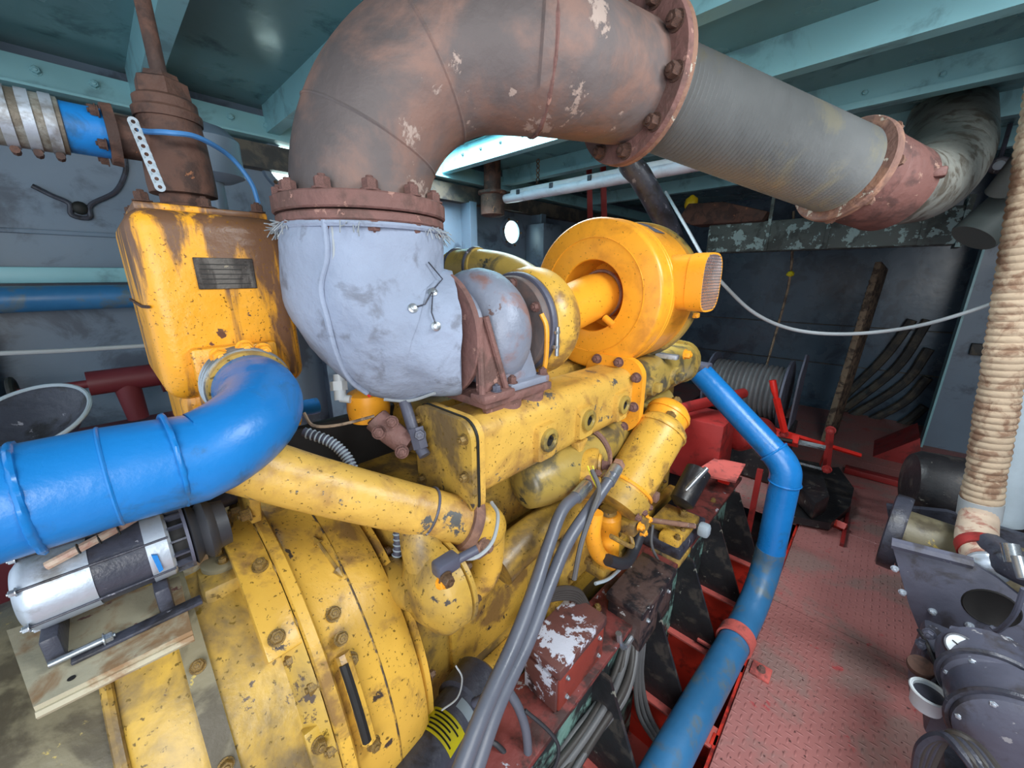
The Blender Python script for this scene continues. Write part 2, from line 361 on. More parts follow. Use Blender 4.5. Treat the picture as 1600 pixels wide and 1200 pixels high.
# stringer along the port side with its bolts, and the dark ledge under it
t = Thing('trim_%d' % n, None, None, (1, 2.78, 2.3), kind='structure'); n += 1
t.add('stringer', Lo(-1.6, 6, 2.765, 2.78, 2.36, 2.47), m_beam)
t.add('stringer_flange', Lo(-1.6, 6, 2.72, 2.85, 2.35, 2.36), m_beam)
for i in range(16): t.bolt((-0.5+i*0.17, 2.765, 2.425), (0, -1, 0), 0.026, m_beam)
struct('trim_%d' % n, Lo(-1.6, 6, 2.77, 2.85, 2.20, 2.33), m_walld); n += 1
# side frames and plate laps of the port hull
for x in (-0.42, 1.02, 1.75, 2.35, 3.3, 4.2):
    t = Thing('trim_%d' % n, None, None, (x, 2.8, 0), kind='structure'); n += 1
    t.add('web', Lo(x, x+0.014, 2.70, 2.85, -0.3, 2.2), m_wall); t.add('flange', Lo(x-0.03, x+0.044, 2.69, 2.70, -0.3, 2.2), m_wall)
struct('trim_%d' % n, Lo(-1.6, 1.0, 2.838, 2.85, 1.78, 1.80, 0.003), m_wall); n += 1
struct('trim_%d' % n, Lo(-1.6, 1.0, 2.74, 2.85, 1.565, 1.635, 0.006), m_beam); n += 1
# portholes
def porthole(k, x, z, r):
    t = Thing('window_%d' % k, 'round porthole glowing with daylight', None, (x, 2.85, z), kind='structure')
    t.add('pane', Cyl((x, 2.842, z), (x, 2.85, z), r, seg=40), m_dim)
    t.add('rim', Lathe([(0, r), (0.03, r), (0.03, r+0.035), (0, r+0.04)], (x, 2.85, z), (0, -1, 0), 40, closed=True), m_wall)
    for i in range(6): t.bolt((x+(r+0.02)*math.cos(i), 2.82, z+(r+0.02)*math.sin(i)), (0, -1, 0), 0.016, m_bolt)
q = P(797, 363, Y=2.85); porthole(2, q.x, q.z, 0.105)
q = P(448, 262, Y=2.85); porthole(3, q.x, q.z, 0.11)
# after bulkhead: plate seams, curved hull frames, pillar
for z in (1.02, 0.55): struct('trim_%d' % n, Lo(5.985, 6.0, -0.6, 2.8, z, z+0.012), m_walld); n += 1
for i, (a, b, c) in enumerate((((1318, 640), (1400, 575), (1450, 500)), ((1322, 655), (1410, 600), (1452, 545)), ((1328, 672), (1410, 630), (1450, 590)), ((1345, 688), (1410, 662), (1445, 635)), ((1316, 622), (1380, 560), (1425, 500)))):
    pts = [P(*q, X=5.95) for q in (a, b, c)]
    ob = struct('trim_%d' % n, Tube(pts, 0.045, 8, 8), m_walld); n += 1
t = Thing('trim_%d' % n, 'pale blue steel pillar beside the lagged pipe', None, (5.3, -0.6, 0), kind='structure'); n += 1
t.add('web', Lo(5.28, 5.32, -0.90, -0.52, 0, 2.53), m_wall); t.add('flange', Lo(5.2, 5.40, -0.53, -0.515, 0, 2.53), m_beam)
t.add('switch_box', Lo(5.22, 5.28, -0.73, -0.63, 0.92, 1.02, 0.006), m_walld)

# ================================================================== ENGINE BED
g = Thing('engine_girder', 'maroon engine bed girder carrying the two junction boxes', 'girder', (1.2, 0.5, -0.5))
g.add('top_plate', Lo(0.1, 2.5, 0.43, 0.60, 0.39, 0.41, 0.003), m_mar)
g.add('web', Lo(0.1, 2.5, 0.455, 0.475, -0.55, 0.39), m_teal, label='flaking pale green side of the girder')
for i in range(6): g.bolt((0.35+i*0.35, 0.475 if i % 2 else 0.56, 0.41), (0, 0, 1), 0.02, m_boltg)
fr_lab = ['red bed frame nearest the camera with black gusset', 'second red bed frame from the camera with black gusset', 'third red bed frame, black gusset beside the pipe clamp', 'fourth red bed frame, behind the blue pipe', 'red bed frame farthest along the aisle']
for i, x in enumerate((0.86, 1.216, 1.577, 1.95, 2.32)):
    t = Thing('bed_frame', fr_lab[i], 'frame', (x, 0.3, -0.55), 'red frames of the engine bed')
    t.add('web', Lo(x, x+0.012, 0.149, 0.455, -0.55, -0.03), m_red)
    t.add('flange', Lo(x-0.03, x+0.055, 0.149, 0.455, -0.03, -0.018, 0.002, 1), m_redp)
    t.add('gusset', Prism([(x, 0.455, -0.018), (x, 0.235, -0.018), (x, 0.255, 0.03), (x, 0.40, 0.39), (x, 0.455, 0.39)], (0.012, 0, 0)), m_black)
    t.add('end_lug', Lo(x-0.02, x+0.03, 0.137, 0.16, -0.25, -0.014, 0.004), m_red)
one('bilge_cover_plate', Prism([P(*q, Z=-0.3) for q in ((985, 1040), (1060, 1105), (1010, 1200), (940, 1200))], (0, 0, -0.02)), m_redp, 'dusty red plate low down between the frames', 'plate')

# ================================================================== JUNCTION BOXES
t = Thing('junction_box', 'maroon junction box with large flakes of white paint', 'box', (0.78, 0.51, 0.41), 'junction boxes on the engine girder')
b = t.add('body', Lo(0.665, 0.90, 0.45, 0.575, 0.412, 0.535, 0.004), m_boxr)
t.add('lid', Lo(0.658, 0.905, 0.445, 0.582, 0.535, 0.572, 0.006), m_boxw)
t.add('end_plate', Lo(0.655, 0.665, 0.455, 0.57, 0.415, 0.53, 0.002), m_boxw)
for x in (0.70, 0.87):
    for z in (0.44, 0.51): t.bolt((x, 0.45, z), (0, -1, 0), 0.010, m_steel)
t = Thing('junction_box', 'dark brown and black junction box farther along the girder', 'box', (1.2, 0.47, 0.41), 'junction boxes on the engine girder')
t.add('body', Lo(1.07, 1.35, 0.40, 0.53, 0.30, 0.46, 0.004), m_boxb)
t.add('lid', Lo(1.062, 1.358, 0.393, 0.537, 0.46, 0.492, 0.006), m_boxb)
t.add('conduit', Tube([(1.07, 0.43, 0.36), (1.02, 0.43, 0.36), (0.99, 0.435, 0.40), (0.985, 0.44, 0.44)], 0.011, 8, 5), m_steel)
for x in (1.12, 1.3): t.bolt((x, 0.40, 0.42), (0, -1, 0), 0.012, m_steel)
t = Thing('mount_foot', 'yellow engine foot bolted on the girder', 'engine mount', (1.66, 0.5, 0.41))
t.add('foot_plate', Lo(1.56, 1.75, 0.44, 0.60, 0.47, 0.51, 0.008), m_yeld); t.add('pad', Lo(1.50, 1.82, 0.43, 0.62, 0.41, 0.47, 0.01), m_gund)
for p_ in ((1.6, 0.48, 0.51), (1.70, 0.50, 0.51)): t.bolt(p_, (0, 0, 1), 0.03, m_boltg)

# ================================================================== ENGINE
EY, EZ = 0.963, 0.656
t = Thing('engine_block', 'large yellow diesel engine block with grimy side', 'engine', (1.2, EY, 0.1))
t.add('crankcase', Lo(0.36, 2.05, 0.70, 1.26, 0.12, 0.80, 0.02), m_yeld)
t.add('cylinder_block', Lo(0.38, 2.02, 0.76, 1.22, 0.80, 1.10, 0.02), m_yeld)
t.add('sump', Lo(0.42, 1.98, 0.74, 1.2, -0.2, 0.12, 0.03), m_yeld)
t.add('side_rail', Lo(0.36, 2.05, 0.66, 0.70, 0.38, 0.45, 0.01), m_yel)
for i in range(4):
    x0 = 0.48+i*0.38; c = t.add('side_cover', Lo(x0, x0+0.32, 0.682, 0.702, 0.50, 0.76, 0.012), m_yel)
    for dx in (0.03, 0.29):
        for z in (0.53, 0.73): t.bolt((x0+dx, 0.682, z), (0, -1, 0), 0.014, m_bolt, c)
for i in range(3):
    x0 = 0.52+i*0.49; c = t.add('rocker_cover', Lo(x0, x0+0.45, 0.86, 1.16, 1.10, 1.26, 0.04), m_yeld)
    for dx in (0.08, 0.37): t.bolt((x0+dx, 1.0, 1.26), (0, 0, 1), 0.022, m_boltg, c)
t.add('front_gear_cover', Lo(2.05, 2.14, 0.76, 1.18, 0.3, 1.05, 0.03), m_yeld)

# flywheel housing
t = Thing('flywheel_housing', 'round yellow flywheel housing bolted behind the gearbox', 'housing', (0.24, EY, EZ-0.455))
ax = (1, 0, 0); o = (0, EY, EZ)
t.add('bell', Lathe([(0.156, 0.435), (0.175, 0.425), (0.24, 0.418), (0.30, 0.408), (0.325, 0.396), (0.335, 0.37), (0.335, 0.1)], o, ax, 72), m_yel)
t.add('rim', Lathe([(0.136, 0.30), (0.136, 0.440), (0.139, 0.445), (0.156, 0.445), (0.160, 0.44), (0.160, 0.40)], o, ax, 72), m_yel)
t.add('casting_seam', Ring((0.245, EY, EZ), ax, 0.4168, 0.0022, 90, 6), m_boltg)
cv = t.add('rear_cover', Lathe([(0.335, 0.25), (0.335, 0.372), (0.340, 0.378), (0.352, 0.378), (0.356, 0.37), (0.356, 0.2)], o, ax, 72), m_yel)
M = frame(ax)
def on_h(r, deg, x): a = math.radians(deg); return V((x, EY-r*math.cos(a), EZ+r*math.sin(a)))
def rad_h(deg): a = math.radians(deg); return V((0, -math.cos(a), math.sin(a)))
for d in range(-60, 150, 15): t.bolt(on_h(0.424, d+4, 0.136), (-1, 0, 0), 0.021, m_boltg)
for d in range(-40, 100, 24): t.bolt(on_h(0.365, d, 0.356), (1, 0, 0), 0.016, m_bolt, cv)
for d in (46, 34): t.bolt(on_h(0.424, d, 0.196), rad_h(d), 0.02, m_boltg)
# cast arrow on the bell, slotted timing window
sl = t.add('timing_window', Tube([on_h(0.445, d, 0.183) for d in range(16, 38, 3)], 0.013, 8, 0), m_yel)
t.add('window_slot', Tube([on_h(0.452, d, 0.178) for d in range(17, 37, 3)], 0.0085, 8, 0), m_dark, sl)
for d in (14, 40): t.bolt(on_h(0.44, d, 0.19), rad_h(d), 0.018, m_boltg, sl)
for rr0, rr1, d in ((0, 0, 58),):
    a0 = on_h(0.421, 66, 0.225); a1 = on_h(0.421, 56, 0.235)
    t.add('cast_arrow', Join(Tube([a0, a1], 0.0035, 6), Cyl(a1, a1+(a1-a0).normalized()*0.02, 0.010, 0.001, 8), Cyl(a0, a0-(a1-a0).normalized()*0.02, 0.010, 0.001, 8)), m_yeld)

# gearbox
t = Thing('gearbox', 'oil stained yellow marine gearbox in the foreground', 'gearbox', (-0.3, EY, EZ-0.42))
t.add('casing', Lathe([(-0.105, 0.20), (-0.105, 0.375), (-0.09, 0.388), (-0.02, 0.392), (0.05, 0.395), (0.100, 0.402), (0.118, 0.425), (0.134, 0.436), (0.134, 0.2)], o, ax, 72), m_oily)
t.add('band', Lathe([(-0.022, 0.36), (-0.022, 0.400), (0.010, 0.402), (0.010, 0.36)], o, ax, 72), m_grimep, label='dark grease covered rib around the casing')
t.add('rear_casing', Lathe([(-0.95, 0.2), (-0.95, 0.33), (-0.90, 0.36), (-0.115, 0.374), (-0.108, 0.2)], o, ax, 72), m_grimep)
t.add('rear_rim', Ring((-0.110, EY, EZ), ax, 0.380, 0.008, 72, 8), m_yeld)
for d in range(-30, 120, 18): t.bolt(on_h(0.41, d, 0.118), (-1, 0, 0), 0.018, m_boltg)
for d in (8, 30, 52): t.bolt(on_h(0.401, d, -0.006), rad_h(d), 0.016, m_boltg)
def arc_pad(r0, r1, x0, x1, d0, d1, n_=12):
    bm = bmesh.new(); rg = []
    for i in range(n_+1):
        d = d0+(d1-d0)*i/n_; rg.append([bm.verts.new(on_h(r, d, x)) for r, x in ((r0, x0), (r1, x0), (r1, x1), (r0, x1))])
    for a, b in zip(rg, rg[1:]):
        for k in range(4): bm.faces.new((a[k], a[(k+1) % 4], b[(k+1) % 4], b[k]))
    bm.faces.new(rg[0]); bm.faces.new(list(reversed(rg[-1]))); bmesh.ops.recalc_face_normals(bm, faces=bm.faces)
    bmesh.ops.bevel(bm, geom=[e for e in bm.edges if len(e.link_faces) == 2 and e.calc_face_angle(0) > 0.7], offset=0.003, segments=2, profile=0.5, affect='EDGES')
    return bm
ic = t.add('adapter_cover', arc_pad(0.38, 0.436, 0.078, 0.134, 44, 92), m_yel)
for d, x in ((48, 0.10), (66, 0.115), (84, 0.09)): t.bolt(on_h(0.436, d, x), rad_h(d), 0.02, m_boltg, ic)
ic2 = t.add('lower_lug', arc_pad(0.38, 0.425, 0.095, 0.134, 4, 26), m_oily)
for d in (8, 22): t.bolt(on_h(0.425, d, 0.112), rad_h(d), 0.018, m_boltg, ic2)
pd = t.add('oval_pad', Lo(0.025, 0.112, 0.80, 0.93, 0.98, 1.045, 0.012), m_oily)
t.add('oval_cover', Lathe([(0, 0.034), (0.009, 0.034), (0.012, 0.030), (0.012, 0)], (0.068, 0.865, 1.045), (0, 0, 1), 28), m_grimep, pd)
for y in (0.848, 0.882): t.bolt((0.068, y, 1.057), (0, 0, 1), 0.012, m_boltg, pd)

# bracket plate with the electric motor over the gearbox
t = Thing('motor_bracket', 'scuffed pale steel plate under the silver motor', 'bracket', (-0.1, 0.75, 1.07))
bp_ = [P(*q, Z=1.10) for q in ((300, 985), (52, 1105), (10, 985), (280, 900))]
t.add('plate', Prism(bp_, (0, 0, -0.012)), m_ply)
t.add('lip', Tube([bp_[0]+V((0, 0, -0.012)), bp_[1]+V((0, 0, -0.012))], 0.006, 6), m_ply)
for q in ((230, 970), (210, 980), (112, 1060), (110, 1020)): t.add('bolt_hole', Cyl(P(*q, Z=1.1002), P(*q, Z=1.1002)+V((0, 0, 0.0008)), 0.004, seg=12), m_dark)
for s_ in ((0.03, 0.9), (-0.12, 0.9)): t.add('leg', Lo(s_[0]-0.02, s_[0]+0.02, s_[1]-0.02, s_[1]+0.02, 1.03, 1.089), m_ply)
my, mz, mr = 0.76, 1.188, 0.051
t = Thing('electric_motor', 'silver and black electric motor with pulley on its bracket', 'motor', (-0.06, my, 1.085))
mo = (0, my, mz)
t.add('rear_shell', Lathe([(-0.150, 0.02), (-0.150, mr-0.012), (-0.142, mr-0.002), (-0.135, mr), (-0.080, mr), (-0.080, 0.02)], mo, ax, 48), m_alu)
t.add('stator', Lathe([(-0.080, mr-0.0015), (-0.024, mr-0.0015)], mo, ax, 48), m_gund, label='black middle band of the motor')
t.add('front_shell', Lathe([(-0.024, 0.02), (-0.024, mr), (0.000, mr), (0.004, mr-0.004), (0.004, 0.02)], mo, ax, 48), m_alu)
cg = t.add('fan_cage', Lathe([(0.004, 0.02), (0.004, mr-0.010), (0.022, mr-0.010), (0.022, 0.02)], mo, ax, 48), m_dark)
for i in range(14):
    a = 2*PI*i/14; c = V((0.013, my+0.045*math.cos(a), mz+0.045*math.sin(a)))
    t.add('fan_blade', Box(c, (0.019, 0.003, 0.012), 0, Matrix.Rotation(a-PI/2, 3, 'X')), m_gund, cg)
t.add('end_ring', Lathe([(0.022, 0.03), (0.022, mr), (0.026, mr), (0.026, 0.03)], mo, ax, 48), m_gun)
t.add('pulley', Lathe([(0.027, 0.02), (0.027, 0.046), (0.030, 0.050), (0.034, 0.047), (0.040, 0.040), (0.046, 0.047), (0.050, 0.050), (0.055, 0.048), (0.062, 0.040), (0.078, 0.038), (0.078, 0.02)], mo, ax, 48), m_rubber)
for i in range(6):
    a = i*PI/3+0.4; y, z = my+(mr+0.001)*math.cos(a), mz+(mr+0.001)*math.sin(a)
    t.add('tie_rod', Cyl((-0.142, y, z), (0.002, y, z), 0.0018, seg=8), m_gund)
    t.bolt((-0.142, y, z), (-1, 0, 0), 0.008, m_steel)
t.add('paint_smear', Prism([V((x, my-math.cos(a)*(mr+0.0012), mz+math.sin(a)*(mr+0.0012))) for x, a in ((-0.020, 0.35), (-0.014, 0.30), (-0.012, -0.2), (-0.017, -0.25))], (0, -0.004, 0)), m_blue)
for x in (-0.132, -0.02): t.add('mounting_foot', Lo(x-0.009, x+0.009, my-0.052, my+0.04, 1.101, 1.144, 0.004), m_gund)
t.add('slide_rail', Lo(-0.12, 0.02, my-0.070, my-0.050, 1.101, 1.107, 0.002), m_gund)
t.add('tension_screw', Cyl((-0.138, my-0.060, 1.112), (-0.085, my-0.060, 1.112), 0.0045, seg=10), m_steel)
t.bolt((-0.088, my-0.060, 1.112), (1, 0, 0), 0.012, m_steel)
t.add('lead', Tube([(-0.115, my-0.03, mz+0.046), (-0.08, my-0.03, mz+0.056), (-0.03, my-0.01, mz+0.062), (0.02, my+0.05, mz+0.062)], 0.006, 8, 5), m_cream)
for k in range(3): t.add('cable_tie', Ring(V((-0.085+k*0.02, my-0.03+k*0.004, mz+0.055+k*0.002)), (1, 0.1, 0.1), 0.0066, 0.0012, 14, 5), m_ink)
t = Thing('driven_pulley', 'black belt pulley between motor and flywheel housing', 'pulley', (0.1, 0.9, 1.1))
t.add('sheave', Lathe([(0.03, 0.02), (0.03, 0.075), (0.036, 0.08), (0.05, 0.06), (0.064, 0.08), (0.07, 0.075), (0.07, 0.02)], (0, 0.92, 1.16), ax, 40), m_rubber)
t.add('hub', Cyl((0.0, 0.92, 1.16), (0.12, 0.92, 1.16), 0.025), m_gund)
t = Thing('housing_bracket', 'yellow bolted bracket on top of the flywheel housing', 'bracket', (0.13, 0.85, 1.1))
t.add('plate', Prism([(0.118, 0.98, 1.10), (0.118, 0.80, 1.14), (0.118, 0.76, 1.24), (0.118, 0.84, 1.31), (0.118, 1.0, 1.29)], (0.018, 0, 0), 0.003), m_yeld)
for y, z in ((0.79, 1.17), (0.80, 1.22), (0.85, 1.28), (0.92, 1.28), (0.9, 1.13)): t.bolt((0.118, y, z), (-1, 0, 0), 0.02, m_boltg)
# ================================================================== EXPANSION TANK
t = Thing('expansion_tank', 'tall rounded yellow coolant tank with rust streaks', 'tank', (0.18, 1.13, 1.33))
t.add('shell', Lo(0.055, 0.305, 0.95, 1.30, 1.36, 1.715, 0.035, 5), m_tank)
t.add('weld_band', Tube([(0.053, 1.29, 1.545), (0.053, 0.985, 1.545), (0.06, 0.957, 1.545)], 0.003, 6), m_rustd)
t.add('lower_neck', Lo(0.075, 0.29, 0.97, 1.28, 1.24, 1.37, 0.02), m_tank)
t.add('top_plate', Lo(0.075, 0.285, 0.99, 1.26, 1.712, 1.727, 0.004), m_tank)
for x, y in ((0.09, 1.0), (0.27, 1.0), (0.09, 1.24), (0.18, 1.0)): t.bolt((x, y, 1.727), (0, 0, 1), 0.02, m_rustd)
np_ = t.add('nameplate', Lo(0.136, 0.232, 0.9455, 0.9495, 1.574, 1.632, 0.001, 1), m_plate, label='tarnished grey maker plate')
for i in range(5): t.add('engraved_line', Lo(0.144, 0.222-0.012*(i % 2), 0.9448, 0.9456, 1.583+i*0.009, 1.5845+i*0.009), m_ink, np_)
t.add('outlet_flange', Lo(0.10, 0.245, 0.925, 0.952, 1.325, 1.465, 0.006), m_tank)
t.add('outlet_stub', Cyl((0.172, 0.93, 1.392), (0.172, 0.845, 1.392), 0.070, seg=36), m_yeld)
for k in range(3): t.add('clamp_band', Ring((0.172, 0.905-k*0.018, 1.392), (0, 1, 0), 0.071, 0.004, 40, 6), m_steel)
for a in (60, 85, 120):
    a = math.radians(a); t.bolt((0.172+0.072*math.cos(a), 0.888, 1.392+0.072*math.sin(a)), (0, -1, 0), 0.022, m_yelb)
t = Thing('relief_valve', 'rusty stacked valve standing on the yellow tank', 'valve', (0.165, 1.11, 1.727))
vx, vy, hz = 0.168, 1.10, 1.850
t.add('base', Lathe([(0, 0.05), (0.012, 0.052), (0.014, 0.042), (0.03, 0.042)], (vx, vy, 1.727), (0, 0, 1), 32), m_rustd)
t.add('body', Lathe([(0.03, 0.042), (0.032, 0.056), (0.05, 0.057), (0.13, 0.054), (0.17, 0.050), (0.20, 0.050), (0.205, 0.044), (0.205, 0.01)], (vx, vy, 1.727), (0, 0, 1), 32), m_rustd)
t.add('collar', Lathe([(0.165, 0.054), (0.18, 0.055), (0.185, 0.05)], (vx, vy, 1.727), (0, 0, 1), 32), m_rustd)
t.add('hex_cap', Lathe([(0.205, 0.045), (0.232, 0.043), (0.238, 0.03), (0.246, 0.028), (0.25, 0.012)], (vx, vy, 1.727), (0, 0, 1), 6), m_rustd)
t.add('side_port', Cyl((vx, vy, hz), (vx-0.09, vy, hz), 0.036, seg=24), m_rustd)
t.add('spindle', Cyl((vx, vy, 1.96), (vx-0.004, vy, 2.25), 0.013, seg=14), m_rustd)
t.add('spindle_coupling', Lathe([(0, 0.017), (0.008, 0.024), (0.05, 0.024), (0.058, 0.02), (0.08, 0.02)], (vx-0.004, vy, 2.19), (0, 0, 1), 12), m_rustd)
t.add('deck_spindle', Cyl((vx-0.004, vy, 2.25), (vx-0.004, vy, 2.53), 0.014, seg=12), m_rustd)
# perforated strap
st = Thing('perforated_strap', 'pale perforated hanger strap beside the rusty valve', 'strap', (0.08, 1.04, 1.73))
a, b = P(208, 190, d=0.66), P(250, 292, d=0.66)
dirv = (b-a); nrm = (_C-a).normalized(); side = dirv.normalized().cross(nrm).normalized()
for i in range(9):
    c = a+dirv*(i/8.0); st.add('link', Lathe([(0, 0.003), (0, 0.0075), (0.0018, 0.0075), (0.0018, 0.003)], c, nrm, 14, closed=True), m_pale)
for s_ in (-1, 1): st.add('strap_edge', Tube([a+side*0.0055*s_, b+side*0.0055*s_], 0.0018, 6), m_pale)

# ================================================================== BLUE PIPES
by, bz, br = 0.70, 1.344, 0.066
path = [V((0.172, 0.90, 1.392)), V((0.172, 0.85, 1.390))]
path += [V((0.172-0.115+0.115*math.cos(a), 0.815-0.115*math.sin(a), 1.388-0.05*(a/(PI/2)))) for a in [PI/2*i/12 for i in range(13)]]
path += [V((-0.04, by, bz)), V((-0.12, by, bz)), V((-0.30, by, bz)), V((-0.9, by, bz+0.01))]
t = Thing('coolant_pipe', 'fat glossy blue pipe bending out of the yellow tank', 'pipe', (-0.1, 0.7, 1.27))
t.add('run', Tube(path, br, 48), m_blue)
for x, w_ in ((0.030, 0.0035), (-0.105, 0.0045)):
    bmr = Ring((x, by, bz), (1, 0.05, 0), br, w_, 64, 8)
    for v in bmr.verts: v.co += (v.co-V((x, by, bz))).normalized()*0.004*noise.noise(v.co*90)
    t.add('weld_bead', bmr, m_blue)
t.add('joint_line', Ring((-0.035, by, bz), (1, 0, 0), br-0.0005, 0.0022, 64, 6), m_blue)
# rubber sleeve behind
t = Thing('header_pipe', 'blue pipe end with a grey hose coupling near the deckhead', 'pipe', (-0.1, vy, 1.82))
t.add('run', Cyl((0.01, vy, hz), (0.085, vy, hz), 0.040, seg=36), m_blue)
t.add('hose_sleeve', Lathe([(-0.6, 0.03), (-0.6, 0.041), (-0.09, 0.041), (-0.088, 0.044), (0.018, 0.044), (0.02, 0.038)], (0, vy, hz), ax, 36), m_silver)
for x in (-0.075, -0.045, -0.02, 0.005):
    c = t.add('hose_clamp', Lathe([(x-0.007, 0.0442), (x-0.007, 0.0465), (x+0.007, 0.0465), (x+0.007, 0.0442)], (0, vy, hz), ax, 36, closed=True), m_alu)
    t.add('clamp_screw', Cyl((x, vy-0.012, hz-0.050), (x, vy+0.012, hz-0.050), 0.006, seg=8), m_rustd, c)
t.add('end_flange', Lathe([(0.07, 0.036), (0.07, 0.050), (0.085, 0.052), (0.085, 0.03)], (0, vy, hz), ax, 24), m_rustd)
for a_ in range(5): t.bolt((0.066, vy+0.044*math.cos(a_*1.25), hz+0.044*math.sin(a_*1.25)), (-1, 0, 0), 0.014, m_rustd)
t = Thing('hull_pipe', 'long blue pipe clipped along the port hull side', 'pipe', (0, 2.72, 1.45))
t.add('run', Cyl((-1.6, 2.70, 1.50), (0.60, 2.70, 1.50), 0.055, seg=28), m_blued)
t.add('socket', Cyl((0.20, 2.70, 1.50), (0.34, 2.70, 1.50), 0.062, seg=28), m_blued)
t = one('return_pipe', Tube([(-0.9, 1.62, 0.0), (-0.9, 1.6, 0.9), (-0.85, 1.55, 1.05), (-0.7, 1.5, 1.09), (0.3, 1.5, 1.12), (0.5, 1.5, 1.12)], 0.03, 20, 5), m_blue, 'thin blue pipe just visible behind the fat blue pipe', 'pipe')
# starboard blue pipe
A = V((1.955, 0.17, 0.16)); pr = 0.060
t = Thing('seawater_pipe', 'long blue pipe running along the aisle edge and up to the engine', 'pipe', (1.5, 0.17, 0.0))
t.add('lower_run', Tube([(0.35, 0.25, 0.09), (1.0, 0.226, 0.09), (1.62, 0.190, 0.095), (1.80, 0.18, 0.125), (1.90, 0.175, 0.19), (1.945, 0.172, 0.28), (1.95, 0.17, 0.36)], pr, 32, 6), m_blued)
t.add('riser', Cyl((1.95, 0.17, 0.36), (1.95, 0.172, 0.72), pr-0.002, seg=32), m_blue)
t.add('elbow', Tube([(1.95, 0.172, 0.71), (1.952, 0.178, 0.76), (1.956, 0.20, 0.80), (1.96, 0.235, 0.835)], pr+0.001, 32, 5), m_blue)
t.add('upper_run', Cyl((1.96, 0.23, 0.83), (2.0, 0.60, 1.13), pr-0.004, seg=32), m_blue)
for p0, d in (((1.95, 0.172, 0.71), (0, 0, 1)), ((1.96, 0.235, 0.835), (0.04, 0.37, 0.3))): t.add('weld_bead', Ring(p0, d, pr, 0.005, 40, 6), m_blue)
t = Thing('pipe_clamp', 'rusty red saddle clamp holding the blue pipe', 'clamp', (1.56, 0.17, 0.0))
cx = 1.60
t.add('saddle', Lathe([(-0.03, pr+0.002), (-0.03, pr+0.010), (0.03, pr+0.010), (0.03, pr+0.002)], (cx, 0.192, 0.095), (1, -0.05, 0), 40, closed=True), m_redp)
for yy in (0.06, 0.27): t.add('ear', Lo(cx-0.035, cx+0.035, min(yy, yy+0.06)-0.01, max(yy, yy+0.06), 0.0, 0.014, 0.003), m_redp); t.bolt((cx, yy+0.025, 0.014), (0, 0, 1), 0.022, m_rustr)
one('tube_stub', Lo(1.97, 2.05, 0.56, 0.66, 1.10, 1.18, 0.01), m_gun, 'grey bracket where the blue pipe meets the engine', 'bracket')

# ================================================================== EXHAUST
FX, FY = 0.446, 0.878; er = 0.142
Wp = P(840, 95, d=0.845); hdir = V((Wp.x-FX, Wp.y-FY, 0)); hl = hdir.length; hdir.normalize()
R_ = 0.315
el = [V((FX, FY, 1.71)), V((FX, FY, Wp.z-R_))]
c0 = V((FX, FY, Wp.z-R_))+hdir*R_
el += [c0+R_*(-math.cos(a)*hdir+math.sin(a)*_Z) for a in [PI/2*i/24 for i in range(25)]]
el += [Wp]
F2 = P(985, 133, d=1.04); B2 = P(1318, 268, d=1.26)
t = Thing('exhaust_elbow', 'big rusty brown exhaust elbow above the grey blanket', 'exhaust pipe', (FX, FY, 1.72))
t.add('bend', Tube(el, er, 64), m_rust)
d2 = (F2-Wp).normalized(); df = (d2*0.8+(B2-F2).normalized()*0.5).normalized()
t.add('outlet_run', Tube([Wp-hdir*0.004, Wp+hdir*0.03, F2-d2*0.05, F2-d2*0.008], er-0.002, 64, 5), m_rust)
for k_ in (9, 18):
    tg = (el[k_+1]-el[k_-1]).normalized(); t.add('weld_bead', Ring(el[k_], tg, er-0.0015, 0.0035, 80, 6), m_rust)
wb = Ring(Wp, hdir, er-0.001, 0.006, 80, 6)
for v in wb.verts: v.co += (v.co-Wp).normalized()*0.003*noise.noise(v.co*70)
t.add('weld_bead', wb, m_rustr)
for z0, z1, rr in ((1.698, 1.716, 0.174), (1.719, 1.750, 0.178)):
    t.add('flange', Lathe([(z0, 0.12), (z0, rr-0.003), (z0+0.003, rr), (z1-0.003, rr), (z1, rr-0.003), (z1, 0.12)], (FX, FY, 0), (0, 0, 1), 72), m_rustr)
for i in range(12):
    a = 2*PI*i/12+0.15; p_ = V((FX+0.160*math.cos(a), FY+0.160*math.sin(a), 1.750)); t.bolt(p_, (0, 0, 1), 0.026, m_rustr)
    t.bolt(V((p_.x, p_.y, 1.698)), (0, 0, -1), 0.022, m_rustr, name='nut')
t.add('outlet_flange', Lathe([(-0.016, 0.13), (-0.016, 0.190), (-0.012, 0.192), (0.0, 0.192), (0.0, 0.13)], F2, df, 72), m_rustr)
Md = frame(df)
for i in range(10):
    a = 2*PI*i/10+0.2; t.bolt(F2-df*0.016+Md @ V((0.167*math.cos(a), 0.167*math.sin(a), 0)), -df, 0.030, m_rustd)
for q, dd in (((822, 157), 0.80),):
    p_ = P(*q, d=dd); t.bolt(p_, (-0.5, -0.6, -0.3), 0.016, m_rustd, name='plug')
B2 = P(1318, 268, d=1.26); d3 = (B2-F2).normalized(); Lb = (B2-F2).length
t = Thing('exhaust_bellows', 'long grey corrugated exhaust bellows under the deckhead', 'exhaust pipe', F2)
t.add('near_flange', Lathe([(0.001, 0.12), (0.001, 0.191), (0.004, 0.193), (0.014, 0.193), (0.016, 0.19), (0.016, 0.12)], F2, df, 72), m_rusto)
prof = []; nb = 62
for i in range(nb*4+1):
    h = -0.02+(Lb+0.01)*i/(nb*4); prof.append((h, 0.125+0.0042*math.sin(2*PI*i/4)))
t.add('corrugated_sleeve', Lathe(prof, F2, d3, 64), m_bellows, smooth=80)
